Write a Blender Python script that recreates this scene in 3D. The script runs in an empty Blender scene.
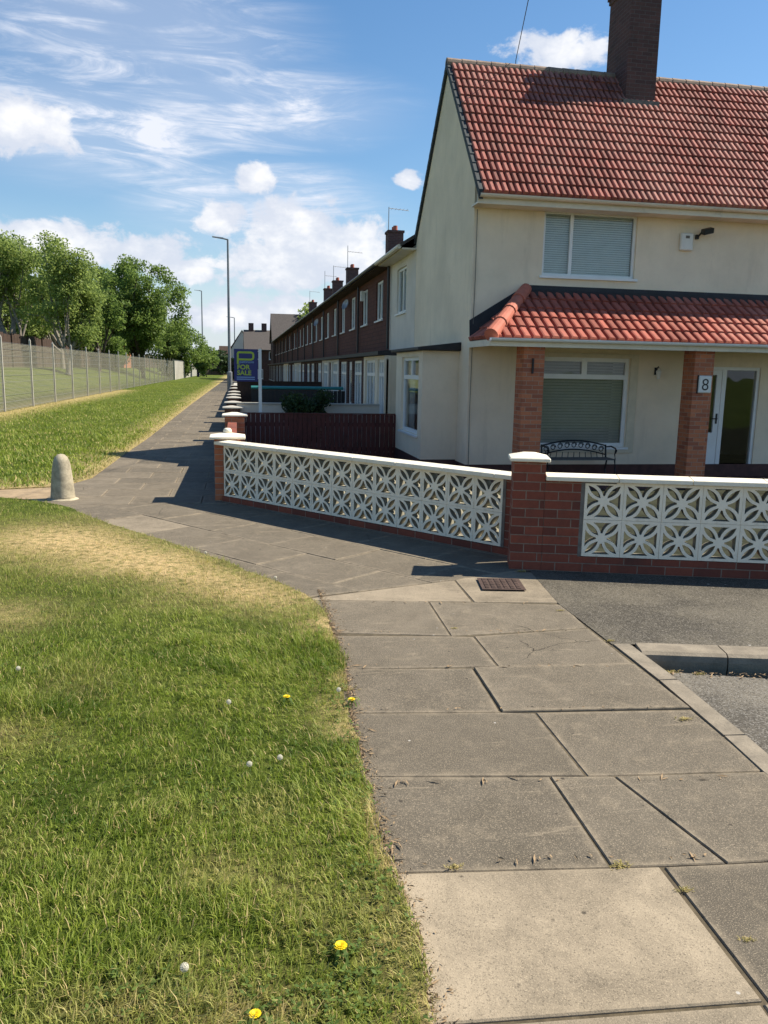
import bpy, bmesh, math, random
import numpy as np
from mathutils import Vector, Matrix
random.seed(7); rng = np.random.default_rng(7)
S = bpy.context.scene
COL = S.collection

# ------------------------------------------------------------------ camera
cam_d = bpy.data.cameras.new('camera'); cam = bpy.data.objects.new('camera', cam_d); COL.objects.link(cam)
S.camera = cam
cam_d.sensor_fit = 'VERTICAL'; cam_d.sensor_height = 32.0; cam_d.sensor_width = 24.0; cam_d.lens = 25.0
cam_d.clip_start = 0.05; cam_d.clip_end = 6000
R = ((0.98386041, -0.1779571, 0.01870749), (-0.01280969, -0.17432533, -0.98460479), (0.17847861, 0.96847403, -0.17379136))
cx, cy, cz = Vector(R[0]), -Vector(R[1]), -Vector(R[2])
m = Matrix((cx, cy, cz)).transposed().to_4x4(); m.translation = (0, 0, 1.7)
cam.matrix_world = m

# ------------------------------------------------------------------ light
SUN = Vector((0.88, 0.09, 1.0)).normalized()
SUN_EL = math.asin(SUN.z); SUN_AZ = math.atan2(SUN.x, SUN.y)
ld = bpy.data.lights.new('sun', 'SUN'); ld.energy = 5.0; ld.angle = math.radians(0.5); ld.color = (1.0, 0.91, 0.76)
sun = bpy.data.objects.new('sun', ld); COL.objects.link(sun); sun.rotation_euler = SUN.to_track_quat('Z', 'Y').to_euler()
sun.location = (20, 0, 30)
S.view_settings.view_transform = 'Standard'; S.view_settings.look = 'None'
S.view_settings.exposure = 0.80; S.view_settings.gamma = 1.0; S.view_settings.use_curve_mapping = False
S.render.engine = 'CYCLES'
S.cycles.max_bounces = 6; S.cycles.diffuse_bounces = 3; S.cycles.glossy_bounces = 3; S.cycles.transparent_max_bounces = 24
S.cycles.transmission_bounces = 4; S.cycles.use_denoising = True

def world():
    w = bpy.data.worlds.new('World'); S.world = w; w.use_nodes = True
    nt = w.node_tree; N = nt.nodes; L = nt.links
    bg = N['Background']; bg.inputs[1].default_value = 0.06
    sky = N.new('ShaderNodeTexSky'); sky.sky_type = 'NISHITA'; sky.sun_disc = False
    sky.sun_elevation = SUN_EL; sky.sun_rotation = SUN_AZ; sky.altitude = 20
    sky.air_density = 1.1; sky.dust_density = 0.3; sky.ozone_density = 2.0
    tc = N.new('ShaderNodeTexCoord'); D = tc.outputs['Generated']
    def math_(op, a, b=None, clamp=False):
        n = N.new('ShaderNodeMath'); n.operation = op; n.use_clamp = clamp
        for i, v in enumerate((a, b)):
            if v is None: continue
            if isinstance(v, (int, float)): n.inputs[i].default_value = v
            else: L.new(v, n.inputs[i])
        return n.outputs[0]
    def noise(scale, detail, rough, vec=D, dist=0.0):
        n = N.new('ShaderNodeTexNoise'); n.inputs['Scale'].default_value = scale; n.inputs['Detail'].default_value = detail
        n.inputs['Roughness'].default_value = rough; n.inputs['Distortion'].default_value = dist; L.new(vec, n.inputs['Vector']); return n.outputs['Fac']
    def mapping(loc, rot, sc, vec=D):
        n = N.new('ShaderNodeMapping'); n.vector_type = 'POINT'
        n.inputs['Location'].default_value = loc; n.inputs['Rotation'].default_value = rot; n.inputs['Scale'].default_value = sc
        L.new(vec, n.inputs['Vector']); return n.outputs[0]
    def ramp(v, a, b):
        n = N.new('ShaderNodeMapRange'); n.interpolation_type = 'SMOOTHSTEP'; n.inputs['From Min'].default_value = a; n.inputs['From Max'].default_value = b
        L.new(v, n.inputs['Value']); return n.outputs[0]
    def blob(c, sc):
        s = N.new('ShaderNodeVectorMath'); s.operation = 'SUBTRACT'; L.new(D, s.inputs[0]); s.inputs[1].default_value = c
        k = N.new('ShaderNodeVectorMath'); k.operation = 'DIVIDE'; L.new(s.outputs[0], k.inputs[0]); k.inputs[1].default_value = sc
        l = N.new('ShaderNodeVectorMath'); l.operation = 'LENGTH'; L.new(k.outputs[0], l.inputs[0])
        return math_('SUBTRACT', 1.0, l.outputs['Value'])
    # heaps of fair-weather cloud, each at its own bearing
    heaps = [((-.222,.947,.244),(.058,.2,.040)), ((.026,.976,.215),(.026,.2,.020)), ((-.020,.985,.168),(.036,.2,.024)),
             ((.078,.985,.158),(.062,.2,.052)), ((.125,.985,.138),(.075,.2,.042)), ((.050,.985,.125),(.085,.2,.040)),
             ((.197,.956,.217),(.022,.2,.012)), ((.338,.88,.338),(.052,.2,.022)), ((.365,.87,.336),(.05,.2,.018)),
             ((-.05,.993,.112),(.085,.3,.022)), ((.02,.997,.065),(.14,.3,.026)), ((.17,.975,.115),(.07,.2,.03)),
             ((-.12,.989,.128),(.09,.3,.030)), ((-.22,.97,.130),(.11,.3,.032)),
             ((-.9,.3,.3),(.2,.3,.06)), ((.5,-.8,.3),(.2,.3,.07))]
    f = None
    for c, s in heaps:
        b = blob(c, s); f = b if f is None else math_('MAXIMUM', f, b)
    warp = noise(20, 7, .60, mapping((0,0,0),(0,0,0),(1,1,1.5)), .3)
    fine = noise(55, 5, .6)
    e = math_('ADD', f, math_('MULTIPLY', math_('SUBTRACT', warp, .5), 2.1))
    e = math_('ADD', e, math_('MULTIPLY', math_('SUBTRACT', fine, .5), .55))
    heap = ramp(e, .06, .42)
    heap_m = math_('MULTIPLY', heap, .93)
    # high streaks, drawn out along one bearing and sinking to the right
    mk = mapping((0,0,0), (0, math.radians(-24), 0), (2.0, 1.0, 13.0))
    ci = noise(3.2, 9, .66, mk, 1.1)
    mk2 = mapping((3,1,0), (0, math.radians(-20), 0), (1.2, 1.0, 5.0))
    ci2 = noise(2.4, 6, .6, mk2, .5)
    cim = None
    for c, s in [((.0,.95,.285),(.24,.6,.06)), ((-.10,.96,.34),(.24,.6,.09)), ((-.16,.96,.25),(.22,.6,.08)), ((.02,.97,.19),(.2,.6,.06)), ((-.2,.9,.42),(.26,.6,.12))]:
        b = ramp(blob(c, s), .0, .75); cim = b if cim is None else math_('MAXIMUM', cim, b)
    cir = math_('MULTIPLY', math_('MULTIPLY', ramp(ci, .40, .72), ramp(ci2, .34, .66)), cim)
    cir = math_('MULTIPLY', math_('ADD', math_('MULTIPLY', cir, 1.5), math_('MULTIPLY', cim, .30)), .85, True)
    # brightness inside the heaps: bright heads, greyer bases
    t = noise(11, 5, .6, mapping((0,0,.02),(0,0,0),(1,1,1.6)))
    mc = N.new('ShaderNodeMix'); mc.data_type = 'RGBA'
    L.new(ramp(math_('ADD', t, math_('MULTIPLY', math_('SUBTRACT', e, .8), .25)), .32, .66), mc.inputs['Factor'])
    mc.inputs['A'].default_value = (7.0, 7.5, 8.6, 1); mc.inputs['B'].default_value = (10.5, 10.4, 10.4, 1)
    hsv = N.new('ShaderNodeHueSaturation'); hsv.inputs['Saturation'].default_value = 1.22; hsv.inputs['Value'].default_value = 1.36
    L.new(sky.outputs[0], hsv.inputs['Color'])
    sp = N.new('ShaderNodeSeparateXYZ'); L.new(D, sp.inputs[0])
    mh = N.new('ShaderNodeMix'); mh.data_type = 'RGBA'; L.new(ramp(sp.outputs[2], .20, -.06), mh.inputs['Factor']); L.new(hsv.outputs[0], mh.inputs['A']); mh.inputs['B'].default_value = (6.3, 7.2, 8.6, 1)
    m1 = N.new('ShaderNodeMix'); m1.data_type = 'RGBA'; L.new(cir, m1.inputs['Factor']); L.new(mh.outputs['Result'], m1.inputs['A'])
    m1.inputs['B'].default_value = (8.4, 8.8, 9.8, 1)
    m2 = N.new('ShaderNodeMix'); m2.data_type = 'RGBA'; L.new(heap_m, m2.inputs['Factor']); L.new(m1.outputs['Result'], m2.inputs['A']); L.new(mc.outputs['Result'], m2.inputs['B'])
    L.new(m2.outputs['Result'], bg.inputs[0])
world()

# ------------------------------------------------------------------ materials
class NT:
    def __init__(s, name):
        s.m = bpy.data.materials.new(name); s.m.use_nodes = True; s.nt = s.m.node_tree; s.N = s.nt.nodes; s.L = s.nt.links
        s.b = s.N['Principled BSDF']; s.out = s.N['Material Output']
        tc = s.N.new('ShaderNodeTexCoord'); s.obj = tc.outputs['Object']
    def set(s, sock, v):
        if isinstance(v, (int, float)): sock.default_value = v
        elif isinstance(v, tuple): sock.default_value = v if len(v) != 3 or sock.type == 'VECTOR' else v + (1,)
        else: s.L.new(v, sock)
    def noise(s, scale, detail=4, rough=.55, vec=None, dist=0.0, out='Fac'):
        n = s.N.new('ShaderNodeTexNoise'); n.inputs['Scale'].default_value = scale; n.inputs['Detail'].default_value = detail
        n.inputs['Roughness'].default_value = rough; n.inputs['Distortion'].default_value = dist
        s.L.new(vec or s.obj, n.inputs['Vector']); return n.outputs[out]
    def voro(s, scale, vec=None, feature='F1', out='Distance'):
        n = s.N.new('ShaderNodeTexVoronoi'); n.feature = feature; n.inputs['Scale'].default_value = scale
        s.L.new(vec or s.obj, n.inputs['Vector']); return n.outputs[out]
    def ramp(s, v, a, b, c=0., d=1.):
        n = s.N.new('ShaderNodeMapRange'); n.interpolation_type = 'SMOOTHSTEP'
        for k, x in (('From Min', a), ('From Max', b), ('To Min', c), ('To Max', d)): n.inputs[k].default_value = x
        s.L.new(v, n.inputs['Value']); return n.outputs[0]
    def mix(s, f, a, b, mode='MIX'):
        n = s.N.new('ShaderNodeMix'); n.data_type = 'RGBA'; n.blend_type = mode
        s.set(n.inputs['Factor'], f); s.set(n.inputs['A'], a); s.set(n.inputs['B'], b); return n.outputs['Result']
    def math(s, op, a, b=0.):
        n = s.N.new('ShaderNodeMath'); n.operation = op; s.set(n.inputs[0], a); s.set(n.inputs[1], b); return n.outputs[0]
    def map(s, sc=(1, 1, 1), rot=(0, 0, 0), loc=(0, 0, 0), vec=None):
        n = s.N.new('ShaderNodeMapping'); n.inputs['Scale'].default_value = sc; n.inputs['Rotation'].default_value = rot; n.inputs['Location'].default_value = loc
        s.L.new(vec or s.obj, n.inputs['Vector']); return n.outputs[0]
    def attr(s, name, out='Fac'):
        n = s.N.new('ShaderNodeAttribute'); n.attribute_name = name; return n.outputs[out]
    def wallvec(s):
        x = s.N.new('ShaderNodeSeparateXYZ'); s.L.new(s.obj, x.inputs[0])
        c = s.N.new('ShaderNodeCombineXYZ'); s.L.new(s.math('ADD', x.outputs[0], x.outputs[1]), c.inputs[0]); s.L.new(x.outputs[2], c.inputs[1])
        return c.outputs[0]
    def mixv(s, amt):
        n = s.N.new('ShaderNodeVectorMath'); n.operation = 'MULTIPLY_ADD'; s.L.new(s.noise(5, 4, .6, out='Color'), n.inputs[0]); n.inputs[1].default_value = (amt,)*3; s.L.new(s.obj, n.inputs[2]); return n.outputs[0]
    def bump(s, h, strength=.4, dist=.01, prev=None):
        n = s.N.new('ShaderNodeBump'); n.inputs['Strength'].default_value = strength; n.inputs['Distance'].default_value = dist
        s.L.new(h, n.inputs['Height'])
        if prev is not None: s.L.new(prev, n.inputs['Normal'])
        return n.outputs[0]
    def fin(s, color, rough=.8, normal=None, metal=0., spec=.3):
        s.set(s.b.inputs['Base Color'], color); s.set(s.b.inputs['Roughness'], rough); s.b.inputs['Metallic'].default_value = metal
        s.b.inputs['Specular IOR Level'].default_value = spec
        if normal is not None: s.L.new(normal, s.b.inputs['Normal'])
        return s.m

def sc3(c, k): return tuple(min(1, v * k) for v in c)
def m_plain(name, c, rough=.6, var=.18, scale=6, bump=.15, bs=60, metal=0., spec=.35, dirt=None):
    t = NT(name)
    col = t.mix(t.ramp(t.noise(scale, 6, .65), .3, .7), sc3(c, 1 - var), sc3(c, 1 + var * .6))
    col = t.mix(t.math('MULTIPLY', t.ramp(t.noise(scale * 9, 3, .6), .45, .75), .35), col, sc3(c, 1 - var * 1.4))
    if dirt: col = t.mix(t.math('MULTIPLY', t.ramp(t.noise(scale * .6, 8, .72, dist=.6), .52, .74), .7), col, dirt)
    return t.fin(col, rough, t.bump(t.noise(bs, 4, .6), bump, .004), metal, spec)

def m_render(name, c, stain):
    t = NT(name)
    col = t.mix(t.ramp(t.noise(.7, 6, .6), .3, .72), sc3(c, .88), sc3(c, 1.06))
    st = t.noise(2.2, 7, .68, t.map((1.6, 1.6, .22)))
    col = t.mix(t.math('MULTIPLY', t.ramp(st, .52, .78), .42), col, stain)
    col = t.mix(t.math('MULTIPLY', t.ramp(t.noise(14, 5, .7), .5, .8), .25), col, sc3(c, .72))
    n = t.bump(t.noise(70, 6, .7), .75, .010); n = t.bump(t.noise(3, 4, .5), .35, .04, n)
    return t.fin(col, .92, n, 0, .15)

def m_brick(name, c1, c2, mortar, w=.225, h=.075, ms=.010, dirtc=(.05, .04, .035), dirt=.35):
    t = NT(name)
    v = t.wallvec()
    b = t.N.new('ShaderNodeTexBrick'); t.L.new(v, b.inputs['Vector'])
    b.inputs['Scale'].default_value = 1.0; b.inputs['Brick Width'].default_value = w; b.inputs['Row Height'].default_value = h
    b.inputs['Mortar Size'].default_value = ms * .5; b.inputs['Mortar Smooth'].default_value = .25; b.inputs['Bias'].default_value = -.1
    b.inputs['Color1'].default_value = c1 + (1,); b.inputs['Color2'].default_value = c2 + (1,); b.inputs['Mortar'].default_value = mortar + (1,)
    col = t.mix(t.math('MULTIPLY', t.ramp(t.noise(25, 5, .7), .4, .75), .35), b.outputs['Color'], sc3(c1, .55))
    col = t.mix(t.math('MULTIPLY', t.ramp(t.noise(2.1, 8, .7), .45, .75), dirt), col, dirtc)
    nz = t.noise(120, 4, .6)
    n = t.bump(b.outputs['Fac'], .8, -.006); n = t.bump(nz, .4, .003, n)
    return t.fin(col, .88, n, 0, .2)

def m_tile(name, c, light, lichen, lich_amt=.5):
    t = NT(name)
    a = t.attr('tone')
    col = t.mix(a, sc3(c, .62), sc3(c, 1.22))
    col = t.mix(t.ramp(t.noise(.55, 6, .65), .42, .72), col, light)
    col = t.mix(t.math('MULTIPLY', t.ramp(t.noise(5, 9, .75), .5, .72), lich_amt), col, lichen)
    col = t.mix(t.math('MULTIPLY', t.ramp(t.noise(40, 4, .7), .5, .8), .3), col, sc3(c, .5))
    return t.fin(col, .82, t.bump(t.noise(150, 4, .6), .35, .003), 0, .25)

def m_paving(name, base, warm, dark):
    t = NT(name)
    a = t.attr('tone'); wv = t.attr('warm')
    col = t.mix(a, sc3(base, .74), sc3(base, 1.28)); base_n = t.ramp(t.noise(3.3, 9, .74, dist=.8), .32, .70)
    col = t.mix(wv, col, warm)
    col = t.mix(t.math('MULTIPLY', base_n, .42), col, sc3(dark, .8)); col = t.mix(t.math('MULTIPLY', t.ramp(t.noise(1.3, 9, .7), .42, .72), .6), col, dark)
    col = t.mix(t.math('MULTIPLY', t.ramp(t.noise(7, 8, .75), .5, .72), .5), col, sc3(warm, .62))
    col = t.mix(t.math('MULTIPLY', t.ramp(t.noise(230, 2, .6), .52, .68), .5), col, sc3(warm, 1.15))
    col = t.mix(t.math('MULTIPLY', t.ramp(t.noise(170, 2, .6, t.map(loc=(4, 2, 7))), .55, .70), .55), col, sc3(dark, .5))
    ed = t.math('MULTIPLY', t.math('POWER', t.attr('edge'), 2.), t.ramp(t.noise(9, 7, .75), .35, .62))
    col = t.mix(t.math('MULTIPLY', ed, .75), col, sc3(warm, .72))
    ln = t.noise(2.0, 5, .6, t.map((1, 9, 1), (0, 0, .9)), .6)
    col = t.mix(t.math('MULTIPLY', t.ramp(ln, .62, .70), .30), col, sc3(warm, .9))
    ck = t.voro(1.15, t.mixv(.12), 'DISTANCE_TO_EDGE')
    col = t.mix(t.math('MULTIPLY', t.ramp(ck, .005, .0), t.ramp(t.noise(.7, 2), .60, .63)), col, sc3(dark, .3))
    sp = t.voro(9.5)
    col = t.mix(t.math('MULTIPLY', t.ramp(sp, .075, .03), t.ramp(t.noise(2.6, 2), .55, .6)), col, (.42, .40, .36))
    sd = t.voro(6.1, t.map(loc=(9, 3, 2)))
    col = t.mix(t.math('MULTIPLY', t.ramp(sd, .07, .03), .8), col, (.035, .03, .025))
    n = t.bump(t.noise(260, 3, .6), .55, .003); n = t.bump(t.noise(22, 6, .65), .45, .006, n)
    return t.fin(col, .9, n, 0, .2)

def m_asphalt(name, c, stone):
    t = NT(name)
    col = t.mix(t.ramp(t.noise(1.1, 7, .65), .40, .60), sc3(c, .65), sc3(c, 1.4)); col = t.mix(t.math('MULTIPLY', t.ramp(t.noise(16, 8, .75), .45, .7), .5), col, sc3(c, 1.9))
    chips = t.voro(150, out='Color'); sep = t.N.new('ShaderNodeSeparateColor'); t.L.new(chips, sep.inputs[0])
    col = t.mix(t.math('MULTIPLY', t.ramp(sep.outputs[0], .62, .95), .75), col, stone)
    col = t.mix(t.math('MULTIPLY', t.ramp(sep.outputs[1], .7, .9), .7), col, sc3(c, .3))
    sp = t.voro(5.5)
    col = t.mix(t.math('MULTIPLY', t.ramp(sp, .07, .035), t.ramp(t.noise(1.9, 2), .5, .56)), col, (.5, .47, .42))
    n = t.bump(t.voro(150), .7, -.003); n = t.bump(t.noise(6, 5, .6), .4, .01, n)
    return t.fin(col, .85, n, 0, .3)

def m_soilgrass(name, far=False):
    t = NT(name)
    g1, g2 = ((.075, .115, .014), (.175, .215, .033))
    big = t.ramp(t.noise(.35, 6, .6), .35, .68)
    col = t.mix(big, g1, g2)
    st = t.noise(9, 7, .75, t.map((1, .55, 1)))
    col = t.mix(t.ramp(st, .38, .66), sc3(g1, .55), col)
    col = t.mix(t.math('MULTIPLY', t.ramp(t.noise(2.4, 7, .7), .55, .75), .4), col, (.26, .25, .075))
    col = t.mix(t.math('MULTIPLY', t.ramp(t.noise(60, 3, .7), .5, .7), .5), col, (.17, .20, .05))
    dry = t.attr('dry')
    col = t.mix(t.math('MULTIPLY', dry, t.ramp(t.noise(14, 5, .7), .25, .6)), col, (.60, .44, .22))
    n = t.bump(t.noise(45, 6, .75), 1.0, .03)
    return t.fin(col, .95, n, 0, .1)

def m_leaf(name, c1, c2, trans=.35):
    t = NT(name)
    a = t.attr('tone')
    col = t.mix(a, c1, c2)
    t.set(t.b.inputs['Base Color'], col); t.b.inputs['Roughness'].default_value = .6; t.b.inputs['Specular IOR Level'].default_value = .25
    tr = t.N.new('ShaderNodeBsdfTranslucent'); t.L.new(t.mix(.5, col, sc3(c2, 1.5)), tr.inputs[0])
    mx = t.N.new('ShaderNodeMixShader'); mx.inputs[0].default_value = trans
    t.L.new(t.b.outputs[0], mx.inputs[1]); t.L.new(tr.outputs[0], mx.inputs[2]); t.L.new(mx.outputs[0], t.out.inputs[0])
    return t.m

def m_grass():
    t = NT('grass_blades')
    a = t.attr('tone'); dry = t.attr('dry'); h = t.attr('hgt')
    col = t.mix(a, (.075, .140, .010), (.34, .40, .060))
    col = t.mix(t.math('MULTIPLY', t.ramp(t.noise(3.2, 6, .7), .46, .66), .8), col, (.34, .37, .085))
    col = t.mix(dry, col, (.68, .51, .25))
    t.set(t.b.inputs['Base Color'], col); t.b.inputs['Roughness'].default_value = .55; t.b.inputs['Specular IOR Level'].default_value = .3
    tr = t.N.new('ShaderNodeBsdfTranslucent'); t.L.new(t.mix(.3, col, (.26, .40, .03)), tr.inputs[0])
    mx = t.N.new('ShaderNodeMixShader'); mx.inputs[0].default_value = .4
    t.L.new(t.b.outputs[0], mx.inputs[1]); t.L.new(tr.outputs[0], mx.inputs[2]); t.L.new(mx.outputs[0], t.out.inputs[0])
    return t.m

def m_glass(name='window_glass', tint=(.93, .94, .93), refl=.22):
    t = NT(name)
    gl = t.N.new('ShaderNodeBsdfGlossy'); gl.inputs['Roughness'].default_value = .015; gl.inputs[0].default_value = (.9, .95, 1, 1)
    tr = t.N.new('ShaderNodeBsdfTransparent'); tr.inputs[0].default_value = tint + (1,)
    fr = t.N.new('ShaderNodeFresnel'); fr.inputs[0].default_value = 1.5
    f = t.math('ADD', t.math('MULTIPLY', fr.outputs[0], .6), .0)
    mx = t.N.new('ShaderNodeMixShader'); t.L.new(f, mx.inputs[0]); t.L.new(tr.outputs[0], mx.inputs[1]); t.L.new(gl.outputs[0], mx.inputs[2])
    t.L.new(t.bump(t.noise(1.3, 2, .5), .06, .05), gl.inputs['Normal'])
    t.L.new(mx.outputs[0], t.out.inputs[0]); return t.m

def m_mesh(name):
    # welded wire panel: horizontal line wires with finer uprights, holes see-through
    t = NT(name)
    x = t.N.new('ShaderNodeSeparateXYZ'); t.L.new(t.obj, x.inputs[0])
    def wires(c, pitch, wdt):
        f = t.math('FRACT', t.math('DIVIDE', c, pitch)); return t.math('LESS_THAN', f, wdt)
    a = t.math('MAXIMUM', wires(x.outputs[2], .15, .09), t.math('MAXIMUM', wires(x.outputs[2], .05, .32), wires(x.outputs[1], .05, .24)))
    t.fin((.25, .245, .19), .6, None, .2, .3)
    tr = t.N.new('ShaderNodeBsdfTransparent'); mx = t.N.new('ShaderNodeMixShader')
    t.L.new(a, mx.inputs[0]); t.L.new(tr.outputs[0], mx.inputs[1]); t.L.new(t.b.outputs[0], mx.inputs[2]); t.L.new(mx.outputs[0], t.out.inputs[0])
    return t.m

M = dict(
    cream=m_render('cream_render', (.84, .71, .535), (.52, .44, .33)),
    white_render=m_render('white_render', (.70, .64, .55), (.42, .39, .33)),
    surround=m_plain('surround_paint', (.66, .58, .43), .7, .08),
    plinth=m_plain('plinth_paint', (.085, .035, .03), .7, .3),
    brick=m_brick('orange_brick', (.54, .19, .09), (.30, .10, .06), (.42, .31, .23), dirt=.15),
    wallbrick=m_brick('garden_wall_brick', (.26, .075, .046), (.13, .045, .034), (.27, .20, .15), w=.235, h=.078, dirt=.55),
    darkbrick=m_brick('chimney_brick', (.135, .070, .062), (.090, .052, .050), (.16, .14, .13), dirt=.45),
    tilehung=m_brick('hung_tiles', (.135, .055, .040), (.10, .042, .032), (.05, .025, .02), w=.17, h=.12, ms=.012, dirt=.25),
    housebrick=m_brick('terrace_brick', (.105, .052, .04), (.075, .038, .03), (.14, .12, .10), dirt=.3),
    tile=m_tile('roof_tile', (.29, .100, .078), (.38, .190, .150), (.140, .090, .075), .75),
    porch_tile=m_tile('porch_tile', (.35, .098, .068), (.44, .175, .13), (.17, .070, .052), .6),
    ridge=m_plain('ridge_tile', (.30, .22, .17), .85, .3, 5, .3, 80, dirt=(.14, .13, .10)),
    hip=m_plain('hip_tile', (.46, .14, .09), .75, .15, 5, .2, 80),
    darkroof=m_plain('dark_roof_tile', (.085, .075, .07), .85, .3, 8, .4, 40),
    lead=m_plain('bitumen_flashing', (.028, .026, .027), .6, .3, 4, .5, 25),
    verge=m_plain('dark_verge', (.035, .045, .05), .7, .25, 8),
    upvc=m_plain('white_upvc', (.78, .78, .76), .35, .05, 3, .02, 40, 0, .5),
    creampvc=m_plain('cream_upvc', (.70, .63, .50), .45, .1, 2, .04, 40, 0, .5, dirt=(.38, .34, .26)),
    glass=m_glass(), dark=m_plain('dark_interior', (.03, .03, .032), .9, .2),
    blind=m_plain('grey_blind', (.36, .35, .31), .6, .06), blindw=m_plain('pale_blind', (.8, .82, .80), .6, .05),
    curtain=m_plain('net_curtain', (.75, .75, .72), .8, .1),
    blockpaint=m_plain('painted_block', (.88, .79, .63), .75, .09, 5, .6, 70, dirt=(.46, .40, .29)),
    darkblock=m_plain('dark_block', (.25, .23, .17), .95, .3, 9, .6, 80),
    cap=m_plain('painted_cap', (.82, .75, .60), .7, .07, 6, .35, 70, dirt=(.55, .48, .36)),
    mortar=m_plain('grey_mortar', (.17, .155, .135), .9, .3, 9, .6, 60),
    iron=m_plain('black_iron', (.018, .018, .02), .45, .3, 8, .3, 50, .3, .5),
    plastic_black=m_plain('black_plastic', (.02, .02, .022), .4, .1), white_plastic=m_plain('white_plastic', (.72, .70, .64), .4, .05),
    galv=m_plain('galvanised_steel', (.30, .31, .32), .5, .15, 4, .1, 60, .5, .4),
    lamp_grey=m_plain('lamp_grey', (.20, .22, .24), .5, .15, 4, .1, 60, .2, .4),
    concrete=m_plain('old_concrete', (.40, .35, .25), .92, .35, 9, 1.0, 40, dirt=(.17, .15, .10)),
    conc_fence=m_plain('concrete_fence', (.46, .44, .39), .9, .2, 2, .5, 30, dirt=(.20, .19, .16)),
    redwood=m_plain('dark_red_wood', (.105, .028, .022), .7, .3, 5, .3, 40),
    brownwood=m_plain('brown_board', (.060, .036, .026), .9, .3, 3, .4, 30, dirt=(.035, .028, .02)),
    teal=m_plain('teal_paint', (.05, .26, .25), .5, .1), navy=m_plain('navy_paint', (.03, .035, .16), .4, .1, 3, .02),
    lime=m_plain('lime_print', (.42, .52, .06), .5, .05, 3, .02), skyb=m_plain('pale_blue_print', (.25, .38, .62), .5, .05, 3, .02),
    paving=m_paving('paving_slabs', (.128, .111, .086), (.40, .33, .235), (.078, .067, .050)),
    joint=m_plain('joint_soil', (.10, .080, .050), .95, .4, 20, .8, 60),
    asphalt=m_asphalt('footway_asphalt', (.074, .065, .048), (.20, .18, .15)),
    road=m_asphalt('road_asphalt', (.10, .089, .070), (.24, .225, .20)),
    kerbm=m_plain('kerb_concrete', (.24, .205, .155), .92, .25, 7, .8, 80, dirt=(.10, .09, .075)),
    verge_ground=m_soilgrass('turf_ground'), dirtm=m_plain('bare_dirt', (.33, .245, .15), .95, .25, 5, .8, 50),
    grass=m_grass(), fringe=m_plain('sandy_dirt', (.26, .20, .13), .95, .45, 14, .9, 80, dirt=(.12, .10, .05)),
    rust=m_plain('rusted_cover', (.085, .055, .045), .8, .35, 12, .7, 60, .2),
    gardenp=m_plain('garden_paving', (.046, .049, .034), 1.0, .3, 3, .5, 30, 0., 0.),
    bark=m_plain('tree_bark', (.26, .23, .19), .95, .3, 3, .6, 10), bark2=m_plain('dark_bark', (.075, .06, .048), .95, .3, 3, .6, 10),
    leafA=m_leaf('fresh_leaves', (.12, .18, .045), (.29, .36, .10), .5),
    leafB=m_leaf('dense_leaves', (.065, .12, .030), (.20, .28, .065), .5),
    hedge=m_leaf('hedge_leaves', (.018, .038, .014), (.05, .085, .025), .2),
    weed=m_leaf('weed_leaves', (.22, .21, .06), (.52, .42, .18)),
    petal=m_plain('yellow_petal', (.85, .62, .01), .6, .08), fluff=m_plain('seed_fluff', (.60, .57, .46), .9, .05),
    stem=m_plain('flower_stem', (.16, .22, .06), .6, .1),
    straw=m_plain('dry_litter', (.30, .21, .12), .9, .3, 30),
    bench_slat=m_plain('bench_slat', (.10, .095, .09), .6, .2), paper=m_plain('pale_litter', (.7, .68, .62), .8, .05),
    mesh=m_mesh('wire_mesh'),
)

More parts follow.
